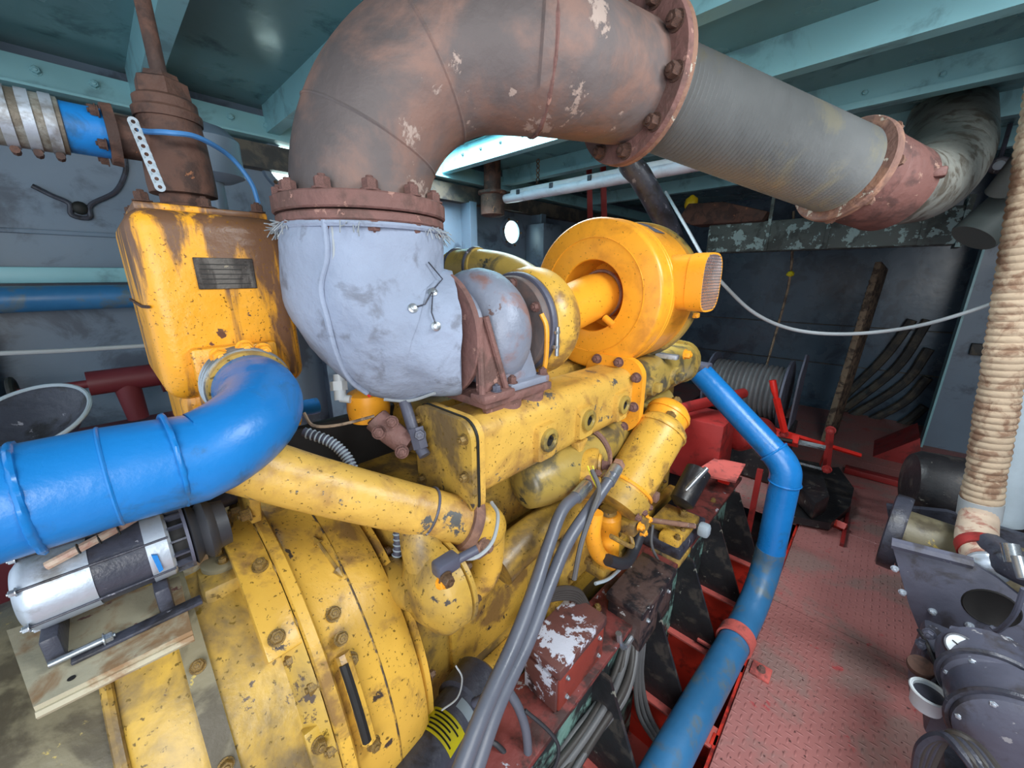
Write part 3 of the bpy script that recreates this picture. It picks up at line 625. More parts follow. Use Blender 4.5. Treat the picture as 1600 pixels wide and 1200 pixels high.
t.add('far_flange', Lathe([(-0.014, 0.12), (-0.014, 0.152), (-0.010, 0.156), (0.008, 0.156), (0.012, 0.152), (0.012, 0.12)], B2, d3, 64), m_rusto)
Mb = frame(d3)
t = Thing('exhaust_tail', 'rust red band and silver lagged bend at the exhaust end', 'exhaust pipe', B2+d3*0.1)
t.add('band', Lathe([(0.012, 0.1), (0.012, 0.128), (0.03, 0.136), (0.07, 0.140), (0.075, 0.132), (0.09, 0.138), (0.22, 0.134), (0.23, 0.1)], B2, d3, 56), m_tail)
T0 = B2+d3*0.20; hd = V((d3.x, d3.y, 0)).normalized(); hd2 = V((hd.x*0.2+0.8, hd.y*0.2+0.0, 0)).normalized()
t.add('lagged_bend', Tube([B2+d3*0.12, P(1425, 293, d=1.48), P(1455, 275, d=1.62), P(1474, 240, d=1.85), P(1482, 195, d=2.1), P(1486, 150, d=2.3)], [0.125, 0.13, 0.15, 0.17, 0.175, 0.175], 40, 6), m_silver)
t.add('drain_lug', Box(T0+V((-0.06, -0.11, 0.02)), (0.05, 0.05, 0.03), 0.008), m_tail)
for i in range(8):
    a = 2*PI*i/8; t.bolt(B2+d3*0.012+Mb @ V((0.145*math.cos(a), 0.145*math.sin(a), 0)), d3, 0.022, m_rusto)

# grey blanket over the turbine outlet
t = Thing('insulation_blanket', 'grey padded heat blanket laced around the turbine outlet', 'insulation', (0.47, 0.86, 1.3))
TE = V((0.572, 0.790, 1.462))
bp0 = [V((FX, FY, 1.698)), V((FX, FY, 1.66)), V((FX-0.004, FY-0.001, 1.60)), V((FX+0.002, FY-0.008, 1.545)), V((FX+0.028, FY-0.024, 1.495)), V((FX+0.072, FY-0.048, 1.468)), TE-V((0.015, -0.01, 0)), TE+V((0.03, -0.02, 0))]
bl = Tube(bp0, [0.166, 0.172, 0.175, 0.176, 0.175, 0.172, 0.164, 0.150], 72, 8)
for v in bl.verts:
    q = v.co; k = 0.010*noise.noise(q*9)+0.004*noise.noise(q*26)
    s_ = math.sin((q.x*0.9+q.z*1.0-q.y*0.25)*36+3*noise.noise(q*5))*0.0065*max(0, min(1, (1.58-q.z)/0.14))*max(0, min(1, (q.x-0.36)/0.14))
    v.co += v.co.normalized()*0+ (q-V((FX+0.05, FY-0.03, 1.55))).normalized()*(k+s_)
cloth = t.add('cloth', bl, m_blanket)
# vertical seam with stitched piping
def surf(px, py):
    return P(px, py, d=0.0)
seam_px = [(508, 345), (512, 400), (503, 450), (514, 500), (527, 550), (548, 590), (575, 612)]
SEAM = []
from mathutils.bvhtree import BVHTree
_dg = None
def hit(obj, px, py, off=0.003):
    d = ((px-800)/FPX*_R + (600-py)/FPX*_U + _F).normalized()
    o_ = obj.parent.location if obj.parent else V((0, 0, 0))
    me = obj.data
    bv = BVHTree.FromPolygons([v.co+o_ for v in me.vertices], [tuple(p.vertices) for p in me.polygons])
    r = bv.ray_cast(_C, d)
    return (r[0]+r[1]*off, r[1]) if r[0] is not None else (None, None)
pts = [hit(cloth, *q, 0.004)[0] for q in seam_px]; pts = [p for p in pts if p is not None]
t.add('seam', Tube(pts, 0.006, 8, 5), m_blanket)
pts2 = [p+V((0.012, -0.004, 0)) for p in pts]
t.add('stitching', Tube(pts2, 0.003, 6, 5), m_cord)
pts = [hit(cloth, *q, 0.003)[0] for q in ((446, 540), (490, 578), (550, 606), (600, 622), (640, 624), (680, 612))]; pts = [p for p in pts if p is not None]
if len(pts) > 2: t.add('lower_hem', Tube(pts, 0.004, 6, 5), m_cord)
for q in ((645, 482), (681, 510), (676, 457)):
    p_, nn = hit(cloth, *q, 0.0)
    if p_ is not None:
        b_ = t.add('lacing_button', Lathe([(0, 0.010), (0.003, 0.010), (0.005, 0.006), (0.009, 0.006), (0.011, 0.0)], p_, nn, 16), m_steel)
lc = [hit(cloth, *q, 0.007)[0] for q in ((645, 482), (664, 478), (676, 457), (690, 440), (666, 410))]
t.add('lacing_wire', Tube([p for p in lc if p is not None], 0.0015, 6), m_gund)
lc = [hit(cloth, *q, 0.007)[0] for q in ((676, 457), (674, 490), (681, 510))]
if all(p is not None for p in lc): t.add('lacing_wire', Tube(lc, 0.0013, 6), m_gund)
fr = bmesh.new()
for i in range(260):
    a = 2*PI*random.random(); rr = 0.170+random.uniform(-0.004, 0.014)
    p0 = V((FX+rr*math.cos(a), FY+rr*math.sin(a), 1.698+random.uniform(-0.012, 0.0)))
    if noise.noise(V((a*1.2, 2, 1))) < -0.05: continue
    p1 = p0+V((random.uniform(-.012, .012)+0.008*math.cos(a), random.uniform(-.012, .012)+0.008*math.sin(a), random.uniform(-0.022, 0.004)))
    b_ = Tube([p0, p1], 0.0011, 4); fr = Join(fr, b_)
ob = t.add('frayed_edge', fr, m_cord); ob['kind'] = 'stuff'
t.add('top_hem', Ring((FX, FY, 1.692), (0, 0, 1), 0.171, 0.006, 64, 6), m_blanket)
# ================================================================== TURBOCHARGER
TY, TZ = 0.785, 1.460
t = Thing('turbocharger', 'rusty blue grey turbine with yellow compressor on the manifold', 'turbocharger', (0.8, TY, 1.29))
# turbine volute: scroll whose radius grows round the axis
bm = bmesh.new(); rings = []; nseg = 56; ns = 16
for i in range(nseg+1):
    a = 2*PI*i/nseg; g_ = i/nseg
    tr = 0.048+0.022*g_; Rr = 0.092+0.010*g_
    ang = -PI/2-0.5+a*1.0
    ring = []
    for j in range(ns):
        b_ = 2*PI*j/ns
        rad = Rr+tr*math.cos(b_); xx = 0.742+tr*1.15*math.sin(b_)
        ring.append(bm.verts.new((xx, TY-rad*math.cos(ang)*-1, TZ+rad*math.sin(ang))))
    rings.append(ring)
for a, b in zip(rings, rings[1:]):
    for j in range(ns): bm.faces.new((a[j], a[(j+1) % ns], b[(j+1) % ns], b[j]))
bm.faces.new(rings[0]); bm.faces.new(list(reversed(rings[-1]))); bmesh.ops.recalc_face_normals(bm, faces=bm.faces)
t.add('turbine_volute', bm, m_turb)
t.add('turbine_core', Lathe([(0.655, 0.05), (0.655, 0.105), (0.675, 0.112), (0.79, 0.11), (0.80, 0.06)], (0, TY, TZ), ax, 48), m_turb)
t.add('inlet_neck', Prism([(0.645, 0.662, 1.47), (0.755, 0.662, 1.47), (0.80, 0.648, 1.325), (0.655, 0.648, 1.325)], (0, 0.19, 0), 0.02), m_turb)
mf = t.add('mount_flange', Lo(0.57, 0.82, 0.625, 0.86, 1.296, 1.318, 0.005), m_rustr)
t.add('upper_flange', Lo(0.662, 0.815, 0.63, 0.855, 1.318, 1.338, 0.005), m_turb)
for p_ in ((0.852, 0.645, 1.338), (0.73, 0.645, 1.338), (0.852, 0.84, 1.338), (0.645, 0.645, 1.318)): t.bolt(p_, (0, 0, 1), 0.02, m_rustr)
# triangular support between outlet and volute
t.add('outlet_ring', Lathe([(0.628, 0.10), (0.628, 0.150), (0.631, 0.153), (0.640, 0.153), (0.643, 0.15), (0.643, 0.10)], (0, TY, TZ), ax, 56), m_rustr)
gp = t.add('support_gusset', Prism([(0.635, 0.632, 1.318), (0.715, 0.632, 1.318), (0.664, 0.650, 1.50), (0.645, 0.650, 1.50)], (0, 0.02, 0), 0.004), m_rustr)
for x0, x1 in ((0.632, 0.645), (0.716, 0.664)):
    t.add('gusset_edge', Tube([(x0, 0.627, 1.318), (x1, 0.646, 1.51)], 0.008, 8), m_rustr, gp)
t.add('gusset_foot', Lo(0.622, 0.725, 0.608, 0.66, 1.316, 1.338, 0.006), m_rustr, gp); t.bolt((0.672, 0.622, 1.338), (0, 0, 1), 0.018, m_gun, gp)
t.add('bearing_housing', Lathe([(0.79, 0.06), (0.80, 0.07), (0.86, 0.065), (0.875, 0.07)], (0, TY, TZ), ax, 36), m_turb)
t.add('back_plate', Lathe([(0.862, 0.05), (0.862, 0.135), (0.868, 0.139), (0.884, 0.139), (0.884, 0.05)], (0, TY, TZ), ax, 56), m_rust)
vb = t.add('v_band', Lathe([(0.884, 0.135), (0.884, 0.147), (0.888, 0.150), (0.902, 0.150), (0.906, 0.147), (0.906, 0.135)], (0, TY, TZ), ax, 64, closed=True), m_gun)
a_ = math.radians(200)
ct = V((0.895, TY-0.154, TZ-0.03)); t.add('band_bolt', Cyl(ct+V((0, 0, 0.035)), ct-V((0, 0, 0.045)), 0.006, seg=10), m_steel, vb)
for z in (0.02, -0.02): t.add('band_lug', Box(ct+V((0, 0.004, z)), (0.018, 0.016, 0.010), 0.002), m_steel, vb)
t.add('compressor_cover', Lathe([(0.906, 0.10), (0.906, 0.150), (0.915, 0.158), (0.945, 0.166), (0.985, 0.163), (1.012, 0.150), (1.022, 0.130), (1.03, 0.1), (1.045, 0.084), (1.06, 0.079), (1.06, 0.03)], (0, TY, TZ), ax, 64), m_yel)
t.add('oil_drain_pipe', Tube([(0.86, 0.66, 1.50), (0.865, 0.645, 1.46), (0.868, 0.65, 1.36), (0.87, 0.68, 1.28)], 0.007, 8, 6), m_yelb)
for a_ in (0.5, 1.4, 2.3): t.bolt((0.862, TY-0.12*math.cos(a_), TZ+0.12*math.sin(a_)), (-1, 0, 0), 0.02, m_rustr)
for c_ in list(t.e.children_recursive):
    if c_.parent == t.e and c_.name.split('.')[0] not in ('mount_flange', 'upper_flange', 'inlet_neck'): c_.location.x -= 0.07 if c_.name.startswith(('support', 'outlet_ring')) else 0.05
# compressor discharge elbow to the aftercooler
t = Thing('charge_air_elbow', 'olive yellow charge air elbow behind the turbocharger', 'pipe', (0.95, 1.05, 1.55))
t.add('bend', Tube([(0.915, 0.80, 1.56), (0.915, 0.87, 1.598), (0.91, 0.96, 1.622), (0.905, 1.06, 1.628), (0.90, 1.15, 1.62)], [0.068, 0.060, 0.056, 0.056, 0.056], 36, 8), m_olive)
t.add('sleeve', Tube([(0.907, 1.01, 1.627), (0.90, 1.14, 1.622)], 0.062, 36), m_olive)
for yy in (1.03, 1.13): t.add('clamp', Ring((0.904, yy-0.01, 1.625), (0, 1, 0), 0.063, 0.005, 40, 6), m_gund)
t.add('down_leg', Tube([(0.90, 1.14, 1.622), (0.90, 1.21, 1.60), (0.90, 1.25, 1.53), (0.90, 1.25, 1.2)], 0.058, 28, 6), m_yeld)

# ================================================================== AIR FILTER
AY, AZ = 0.80, 1.525
t = Thing('air_filter', 'big orange yellow drum air filter with mesh inlet', 'air filter', (1.45, AY, AZ-0.28))
t.add('drum', Lathe([(1.275, 0.129), (1.27, 0.132), (1.27, 0.262), (1.275, 0.270), (1.285, 0.274), (1.36, 0.274), (1.62, 0.270), (1.63, 0.26), (1.63, 0.05)], (0, AY, AZ), ax, 96, cap=False), m_yelb)
t.add('recess', Lathe([(1.272, 0.131), (1.42, 0.128), (1.42, 0.02)], (0, AY, AZ), ax, 64, cap=False), m_yelb)
for x in (1.345, 1.365): t.add('seam_band', Ring((x, AY, AZ), ax, 0.272, 0.004, 96, 6), m_yelb)
t.add('end_band', Lathe([(1.565, 0.270), (1.565, 0.281), (1.572, 0.283), (1.605, 0.283), (1.61, 0.281), (1.61, 0.270)], (0, AY, AZ), ax, 96, closed=True), m_olive)
t.add('face_ring', Lathe([(1.2695, 0.205), (1.267, 0.206), (1.267, 0.208), (1.2695, 0.209)], (0, AY, AZ), ax, 96, closed=True), m_yelb)
a_ = math.radians(62)
t.add('rating_label', Prism([V((x, AY-0.2735*math.cos(b_), AZ+0.2735*math.sin(b_))) for x, b_ in ((1.42, 0.95), (1.50, 0.95), (1.50, 1.25), (1.42, 1.25))], (0, -0.0012, 0.002)), m_gun, label='small grey label on the drum')
stb = t.add('inlet_stub', Lathe([(0.0, 0.095), (0.07, 0.095), (0.072, 0.098), (0.125, 0.098), (0.125, 0.092), (0.02, 0.09), (0.02, 0.01)], (1.455, 0.565, 1.575), (0, -1, 0), 48, sq=3.2), m_yelb)
t.add('inlet_dark', Lathe([(0.03, 0.089), (0.031, 0.089)], (1.455, 0.565, 1.575), (0, -1, 0), 48, sq=3.2), m_dark, stb)
mw = bmesh.new()
for k in range(-9, 10):
    e_ = 0.0098*k; hw = 0.094*(1-abs(e_/0.097)**3.2)**(1/3.2) if abs(e_) < 0.097 else 0.02
    for p0, p1 in (((1.455+e_, 0.441, 1.575-hw), (1.455+e_, 0.441, 1.575+hw)), ((1.455-hw, 0.4395, 1.575+e_), (1.455+hw, 0.4395, 1.575+e_))):
        mw = Join(mw, Tube([p0, p1], 0.0011, 4))
ms = t.add('mesh_screen', mw, m_steel, stb); ms['kind'] = 'stuff'
dr = t.add('bracket_clamp', Lo(1.57, 1.605, 0.57, 0.66, 1.265, 1.285, 0.004), m_alu)
t.bolt((1.60, 0.55, 1.29), (0, -1, 0), 0.03, m_yelb, dr); t.add('wing_bolt', Box((1.585, 0.52, 1.45), (0.03, 0.02, 0.02), 0.004), m_yelb)
t.add('foot', Lo(1.34, 1.44, 0.66, 0.74, 1.24, 1.275, 0.006), m_bolt); t.bolt((1.36, 0.655, 1.255), (0, -1, 0), 0.03, m_rustd)
t = Thing('intake_pipe', 'short orange yellow duct from compressor into the air filter', 'pipe', (1.2, TY, 1.4))
t.add('duct', Tube([(1.0, TY, TZ), (1.09, 0.787, 1.482), (1.20, 0.793, 1.505), (1.29, AY, 1.520), (1.415, AY, AZ)], [0.081, 0.080, 0.083, 0.085, 0.085], 40, 6), m_yelb)
t.add('hose_joint', Ring((1.335, AY, 1.528), ax, 0.088, 0.006, 48, 6), m_rusto)
t.add('drain_nipple', Cyl((1.27, 0.735, 1.45), (1.265, 0.695, 1.425), 0.013, seg=12), m_yelb)

# ================================================================== EXHAUST MANIFOLD
def rsec(x, y0, y1, z0, z1, r, n=6):
    out = []
    for cx_, cz_, a0 in ((y1-r, z1-r, 0), (y0+r, z1-r, 90), (y0+r, z0+r, 180), (y1-r, z0+r, 270)):
        for i in range(n+1):
            a = math.radians(a0+90*i/n); out.append(V((x, cx_+r*math.cos(a), cz_+r*math.sin(a))))
    return out
def Loft(secs):
    bm = bmesh.new(); rings = [[bm.verts.new(p) for p in s] for s in secs]; m_ = len(secs[0])
    for a, b in zip(rings, rings[1:]):
        for i in range(m_): bm.faces.new((a[i], a[(i+1) % m_], b[(i+1) % m_], b[i]))
    bm.faces.new(rings[0]); bm.faces.new(list(reversed(rings[-1]))); bmesh.ops.recalc_face_normals(bm, faces=bm.faces); return bm
t = Thing('exhaust_manifold', 'long yellow water cooled exhaust manifold with plugs along its side', 'manifold', (1.2, 0.7, 1.08))
t.add('near_section', Loft([rsec(0.508, 0.60, 0.78, 1.085, 1.285, 0.05), rsec(1.262, 0.60, 0.78, 1.085, 1.275, 0.05)]), m_yelp)
ep = t.add('end_plate', Loft([rsec(0.484, 0.578, 0.795, 1.065, 1.30, 0.045), rsec(0.498, 0.578, 0.795, 1.065, 1.30, 0.045)]), m_yeld)
t.add('gasket', Loft([rsec(0.498, 0.575, 0.797, 1.063, 1.302, 0.045), rsec(0.504, 0.575, 0.797, 1.063, 1.302, 0.045)]), m_ink)
t.add('end_collar', Loft([rsec(0.504, 0.578, 0.795, 1.065, 1.30, 0.045), rsec(0.522, 0.578, 0.795, 1.065, 1.30, 0.045)]), m_yelp)
for y, z in ((0.60, 1.26), (0.60, 1.17), (0.60, 1.09), (0.69, 1.08), (0.77, 1.10), (0.77, 1.26)): t.bolt((0.484, y, z), (-1, 0, 0), 0.018, m_boltg, ep)
t.add('joint_flange', Loft([rsec(1.262, 0.565, 0.80, 1.035, 1.315, 0.07), rsec(1.292, 0.565, 0.80, 1.035, 1.315, 0.07)]), m_yelb)
for y, z in ((0.588, 1.25), (0.588, 1.14), (0.62, 1.055), (0.66, 1.295), (0.75, 1.295)): t.bolt((1.262, y, z), (-1, 0, 0), 0.026, m_rustr)
t.add('far_section', Loft([rsec(1.292, 0.605, 0.775, 1.095, 1.275, 0.06), rsec(1.93, 0.605, 0.775, 1.095, 1.275, 0.06)]), m_olive)
t.add('far_cap', Loft([rsec(1.93, 0.592, 0.79, 1.08, 1.29, 0.09), rsec(1.955, 0.592, 0.79, 1.08, 1.29, 0.09)]), m_olive)
for x, z in ((0.758, 1.175), (0.95, 1.178), (1.172, 1.172)):
    bs = t.add('plug_boss', Loft([[V((p.y, 0.605, p.z)) for p in rsec(0, x-0.042, x+0.036, z-0.062, z+0.045, 0.010, 2)], [V((p.y, 0.585, p.z)) for p in rsec(0, x-0.040, x+0.034, z-0.056, z+0.043, 0.012, 2)]]), m_yelp)
    t.add('plug_ring', Lathe([(0, 0.016), (0, 0.033), (0.010, 0.032), (0.012, 0.028), (0.012, 0.020), (0.006, 0.016)], (x, 0.585, z), (0, -1, 0), 24, closed=True), m_olive, bs)
    t.add('plug_socket', Lathe([(0.0, 0.019), (0.006, 0.019), (0.0065, 0.012), (0.001, 0.010), (0.001, 0.0)], (x, 0.585, z), (0, -1, 0), 4), m_dark, bs)
for x in (1.43, 1.66):
    bs = t.add('plug_boss', Lathe([(0, 0.042), (0.02, 0.036), (0.02, 0.01)], (x, 0.607, 1.18), (0, -1, 0), 24), m_olive)
    t.add('square_plug', Box((x, 0.578, 1.18), (0.034, 0.03, 0.034), 0.003), m_olive, bs)
t.add('rib', Prism([(0.93, 0.602, 1.10), (0.99, 0.602, 1.10), (0.945, 0.602, 1.045)], (0, 0.03, 0), 0.004), m_yelp)
# pedestal under the turbocharger
t.add('turbo_pedestal', Loft([[V((0.70+0.07*math.cos(a), 0.70+0.065*math.sin(a), 1.27)) for a in [2*PI*i/24 for i in range(24)]], [V((0.70+0.058*math.cos(a), 0.715+0.055*math.sin(a), 1.28+0.008)) for a in [2*PI*i/24 for i in range(24)]], [V((0.70+0.07*math.cos(a), 0.72+0.065*math.sin(a), 1.295)) for a in [2*PI*i/24 for i in range(24)]]]), m_rustr)
for x in (0.675, 0.765): t.add('pedestal_tube', Lathe([(0, 0.066), (0.012, 0.056), (0.03, 0.047), (0.06, 0.044), (0.072, 0.048)], (x, 0.668, 1.226), (0, 0, 1), 24), m_rustr)
t.add('pedestal_web', Prism([(0.575, 0.632, 1.296), (0.64, 0.632, 1.296), (0.63, 0.66, 1.20)], (0, 0.012, 0)), m_rustr)

# rusty thermostat valve and fittings under the blanket
t = Thing('oil_fitting', 'rusty red bolted fitting under the grey blanket', 'fitting', (0.5, 0.75, 1.18))
c = P(625, 680, d=0.92)
t.add('body', Tube([P(588, 655, d=0.92), P(610, 675, d=0.92), P(640, 695, d=0.92)], 0.030, 16, 3), m_rustr)
t.add('bracket', Prism([P(575, 660, d=0.94), P(600, 640, d=0.94), P(650, 700, d=0.94), P(630, 712, d=0.94)], (0, 0.01, -0.005), 0.003), m_rustd)
for q in ((592, 676), (628, 706), (612, 660)): t.bolt(P(*q, d=0.885), _C-c, 0.022, m_rustr)
t.add('hose_tail', Tube([P(632, 628, d=0.93), P(642, 660, d=0.92), P(652, 690, d=0.91), P(664, 712, d=0.90)], 0.014, 12, 4), m_gun)
t.bolt(P(655, 680, d=0.895), _C-c, 0.022, m_gun); t.add('union', Cyl(P(650, 668, d=0.90), P(658, 700, d=0.90), 0.019, seg=6), m_gun)
one('arrow_valve', Lathe([(0, 0.05), (0.03, 0.054), (0.07, 0.05), (0.08, 0.03)], P(575, 625, d=1.0)-V((0, 0, 0.05)), (0, 0, 1), 24), m_yelb, 'orange housing with a red arrow under the blanket', 'valve')
one('arrow_sticker', Prism([P(q[0], q[1], d=0.925) for q in ((573, 598), (580, 598), (580, 610), (587, 610), (577, 622), (567, 610), (573, 610))], (0, 0.001, 0)), m_redgloss, 'small red arrow sticker below the blanket', 'sticker')
t = Thing('drain_cock', 'white metal drain cock hanging beside the blanket', 'valve', P(530, 605, d=0.95))
t.add('body', Cyl(P(530, 585, d=0.95), P(532, 625, d=0.95), 0.014, seg=12), m_white); t.add('nut', Cyl(P(529, 596, d=0.95), P(530, 610, d=0.95), 0.02, seg=6), m_white)
t.add('outlet', Cyl(P(532, 622, d=0.95), P(548, 624, d=0.95), 0.010, seg=10), m_white)
one('rear_engine_shield', Box(P(600, 690, d=1.12), (0.55, 0.03, 0.22), 0.01), m_dark, 'dark panel behind the rusty fitting', 'panel')  # plain near-black panel closing the gap behind the fitting
hp = [P(475, 675, d=0.86), P(515, 690, d=0.86), P(540, 712, d=0.86), P(560, 745, d=0.86), P(612, 800, d=0.92), P(622, 850, d=0.93), P(612, 900, d=0.94)]
t = Thing('spiral_hose', 'grey ribbed hose passing behind the yellow crossover pipe', 'hose', hp[-1])
t.add('hose', Tube(hp, 0.0105, 10, 6), m_gun); sp_ = spline(hp, 6)
for i in range(1, len(sp_)-1): t.add('spiral_rib', Ring(sp_[i], sp_[i+1]-sp_[i-1], 0.0105, 0.0022, 16, 5), m_pale)
one('bare_wire', Tube([P(475, 645, d=0.83), P(490, 665, d=0.83), P(530, 664, d=0.85), P(585, 650, d=0.88)], 0.0035, 6, 6), m_wood, 'thin brown pipe curving under the blanket', 'pipe')

# ================================================================== CROSSOVER PIPE, WATER PUMP
t = Thing('crossover_pipe', 'chipped yellow coolant pipe sloping below the blue elbow', 'pipe', (0.3, 0.66, 1.05))
c0_, c1_ = V((0.09, 0.78, 1.300)), P(728, 815, Y=0.615)
t.add('run', Tube([c0_+V((-0.05, 0.06, 0.0)), c0_, c0_*0.66+c1_*0.34+V((0, 0, -0.006)), c1_], 0.053, 36, 8), m_yelp)
dc = (c1_-c0_).normalized()
t.add('weld_ring', Ring(c0_+(c1_-c0_)*0.80, dc, 0.053, 0.003, 40, 6), m_gun)
cl = t.add('v_clamp', Lathe([(-0.012, 0.05), (-0.012, 0.064), (0.012, 0.064), (0.012, 0.05)], c1_, dc, 36, closed=True), m_rusto)
t.bolt(c1_+V((0.0, -0.06, -0.03)), (0, -1, 0), 0.026, m_rusto, cl); t.add('clamp_lug', Box(c1_+V((-0.005, -0.055, -0.04)), (0.03, 0.02, 0.04), 0.004), m_rusto, cl)
t = Thing('pump_elbow', 'bright yellow elbow from the crossover clamp into the gallery pipe', 'pipe', (0.55, 0.63, 0.85))
t.add('bend', Tube([c1_+dc*0.01, c1_+dc*0.05, V((0.560, 0.625, 0.985)), V((0.568, 0.63, 0.91)), V((0.555, 0.63, 0.85)), V((0.53, 0.65, 0.81))], [0.054, 0.054, 0.050, 0.046, 0.043, 0.043], 32, 6), m_yel)
one('gallery_pipe', Tube([(0.60, 0.625, 0.84), (0.70, 0.622, 0.862), (1.0, 0.62, 0.875), (1.35, 0.62, 0.88)], 0.055, 32, 5), m_yeld, 'long dull yellow pipe along the side of the engine', 'pipe')
t = Thing('water_pump', 'round yellow water pump beside the flywheel housing', 'pump', (0.41, 0.60, 0.82))
wc = V((0.385, 0.61, 0.93))
t.add('volute', Lathe([(-0.05, 0.02), (-0.048, 0.05), (-0.035, 0.068), (-0.022, 0.090), (-0.008, 0.100), (0.03, 0.102), (0.035, 0.095), (0.035, 0.03)], wc, ax, 48), m_yeld)
cvp = t.add('cover', Lathe([(0.035, 0.03), (0.035, 0.104), (0.045, 0.104), (0.05, 0.095), (0.055, 0.04)], wc, ax, 48), m_yeld)
for i in range(8): t.bolt(wc+V((0.045, 0.095*math.cos(i*PI/4), 0.095*math.sin(i*PI/4))), (1, 0, 0), 0.014, m_bolt, cvp)
t.add('shaft_neck', Cyl(wc+V((-0.02, 0.02, -0.01)), wc+V((-0.035, 0.13, -0.03)), 0.042, 0.05, seg=28), m_yeld)
t.add('outlet', Tube([wc+V((0.0, 0.02, 0.06)), wc+V((0.0, 0.03, 0.10)), wc+V((0.01, 0.05, 0.14))], 0.045, 20, 3), m_yeld)
sc_ = P(697, 882, d=0.72)
sn = t.add('sensor', Join(Box(sc_, (0.05, 0.03, 0.03), 0.006), Cyl(sc_+V((0.02, -0.005, 0)), sc_+V((0.06, -0.02, 0.01)), 0.009, seg=10)), m_gun, label='grey sender unit with cable')
t.bolt(sc_+V((-0.015, -0.016, -0.012)), (0, -1, 0), 0.02, m_bolt, sn); t.bolt(sc_+V((-0.02, -0.01, -0.02)), (0, -1, 0.3), 0.018, m_yelb, sn)
one('sender_cable', Tube([P(712, 872, d=0.74), P(745, 870, d=0.76), P(770, 845, d=0.79), P(778, 805, d=0.84), P(768, 785, d=0.88)], 0.0042, 8, 8), m_cord, 'pale grey cable looping from the pump sender', 'cable')

# ================================================================== OIL COOLER, FILTERS
t = Thing('oil_cooler', 'stained domed oil cooler below the manifold', 'oil cooler', (0.92, 0.66, 0.93))
t.add('body', Tube([(0.74, 0.68, 1.0), (0.76, 0.675, 1.0), (0.82, 0.665, 1.0), (0.92, 0.655, 1.0), (1.06, 0.65, 1.0)], [0.02, 0.07, 0.082, 0.086, 0.086], 36, 5), m_olive)
cpn = V((0.42, -0.90, 0.05)).normalized(); cpc = V((0.985, 0.575, 0.985))
pl_ = t.add('end_cover', Lathe([(-0.06, 0.07), (-0.03, 0.082), (0.0, 0.084), (0.012, 0.082), (0.016, 0.07), (0.016, 0.01)], cpc, cpn, 36), m_yel)
t.add('cover_boss', Lathe([(0.016, 0.036), (0.024, 0.034), (0.024, 0.01)], cpc+V((0.0, 0, 0.035)), cpn, 24), m_yel, pl_)
t.bolt(cpc+cpn*0.026+V((0, 0, 0.035)), cpn, 0.026, m_rustr, pl_)
for dx, dz in ((-0.06, 0.04), (0.06, 0.03), (0.02, -0.06)): t.bolt(cpc+cpn*0.014+V((dx, dx*0.45, dz)), cpn, 0.018, m_rustr, pl_)
t.add('pipe_collar', Ring((1.08, 0.66, 1.0), ax, 0.088, 0.010, 40, 8), m_rusto)
one('aftercooler_tube', Cyl((1.06, 0.67, 1.0), (1.75, 0.70, 1.02), 0.082, seg=36), m_olive, 'olive tube running on behind the fuel filters', 'pipe')
h1 = P(908, 770, d=1.12); h2 = P(958, 742, d=1.14)
hoses = (('front', [P(922, 752, d=1.16), h1, P(880, 795, d=1.05), P(858, 850, d=0.98), P(835, 920, d=0.90), P(805, 1000, d=0.82), P(760, 1100, d=0.74), P(715, 1215, d=0.68)], 'thick grey black hydraulic hose nearer the pump'),
         ('rear', [P(965, 728, d=1.18), h2, P(925, 790, d=1.08), P(888, 845, d=1.01), P(860, 910, d=0.93), P(825, 1000, d=0.84), P(778, 1100, d=0.76), P(738, 1215, d=0.70)], 'thick grey black hydraulic hose nearer the fuel filters'))
for nm, pts, lb in hoses:
    t = Thing('hydraulic_hose', lb, 'hose', pts[-1], 'hydraulic hoses')
    t.add('hose', Tube(pts[1:], 0.0165, 20, 8), m_hose)
    dd = (pts[1]-pts[0]).normalized()
    t.add('ferrule', Cyl(pts[1]-dd*0.035, pts[1]+(pts[2]-pts[1]).normalized()*0.03, 0.020, seg=20), m_steel)
    t.add('elbow', Cyl(pts[0], pts[1]-dd*0.03, 0.014, seg=14), m_steel); t.add('nut', Cyl(pts[0]-dd*0.012, pts[0]+dd*0.012, 0.02, seg=6), m_rusto)
one('braided_loom', Tube([P(925, 735, d=1.12), P(936, 765, d=1.08), P(925, 800, d=1.04), P(908, 850, d=1.03), P(897, 905, d=1.04)], 0.007, 8, 8), m_wire, 'dirty braided wiring loom hanging from the oil cooler', 'cable')
for k in range(2): one('terminal_wire', Tube([P(918+k*8, 728, d=1.13), P(926+k*5, 748, d=1.11), P(934, 764, d=1.09)], 0.0025, 6, 4), m_lab, ('left' if k == 0 else 'right')+' one of two thin yellow wires at the oil cooler', 'wire', 'yellow wires at the oil cooler')

def canister(label, b, tp, r, mat):
    t = Thing('fuel_filter', label, 'filter', b, 'spin canister fuel filters')
    a_ = (tp-b); L_ = a_.length
    t.add('bowl', Lathe([(0, 0.02), (0, r*0.93), (0.01, r), (L_*0.80, r), (L_*0.80, r*0.9)], b, a_, 44), mat)
    t.add('rim', Lathe([(L_*0.79, r), (L_*0.79, r*1.05), (L_*0.82, r*1.06), (L_*0.83, r)], b, a_, 44), mat)
    t.add('dome', Lathe([(L_*0.82, r*1.02), (L_*0.86, r), (L_*0.93, r*0.75), (L_*0.97, r*0.4), (L_*0.98, 0.0)], b, a_, 44), mat)
    t.bolt(b+a_*0.965, a_, 0.036, m_boltg); return t
cb, ctp = V((1.19, 0.53, 0.835)), V((1.41, 0.50, 1.045))
cb = P(975, 770, Y=0.53); ctp = P(1046, 652, Y=0.50)
canister('tall yellow fuel filter canister in front', cb, ctp, 0.086, m_yel)
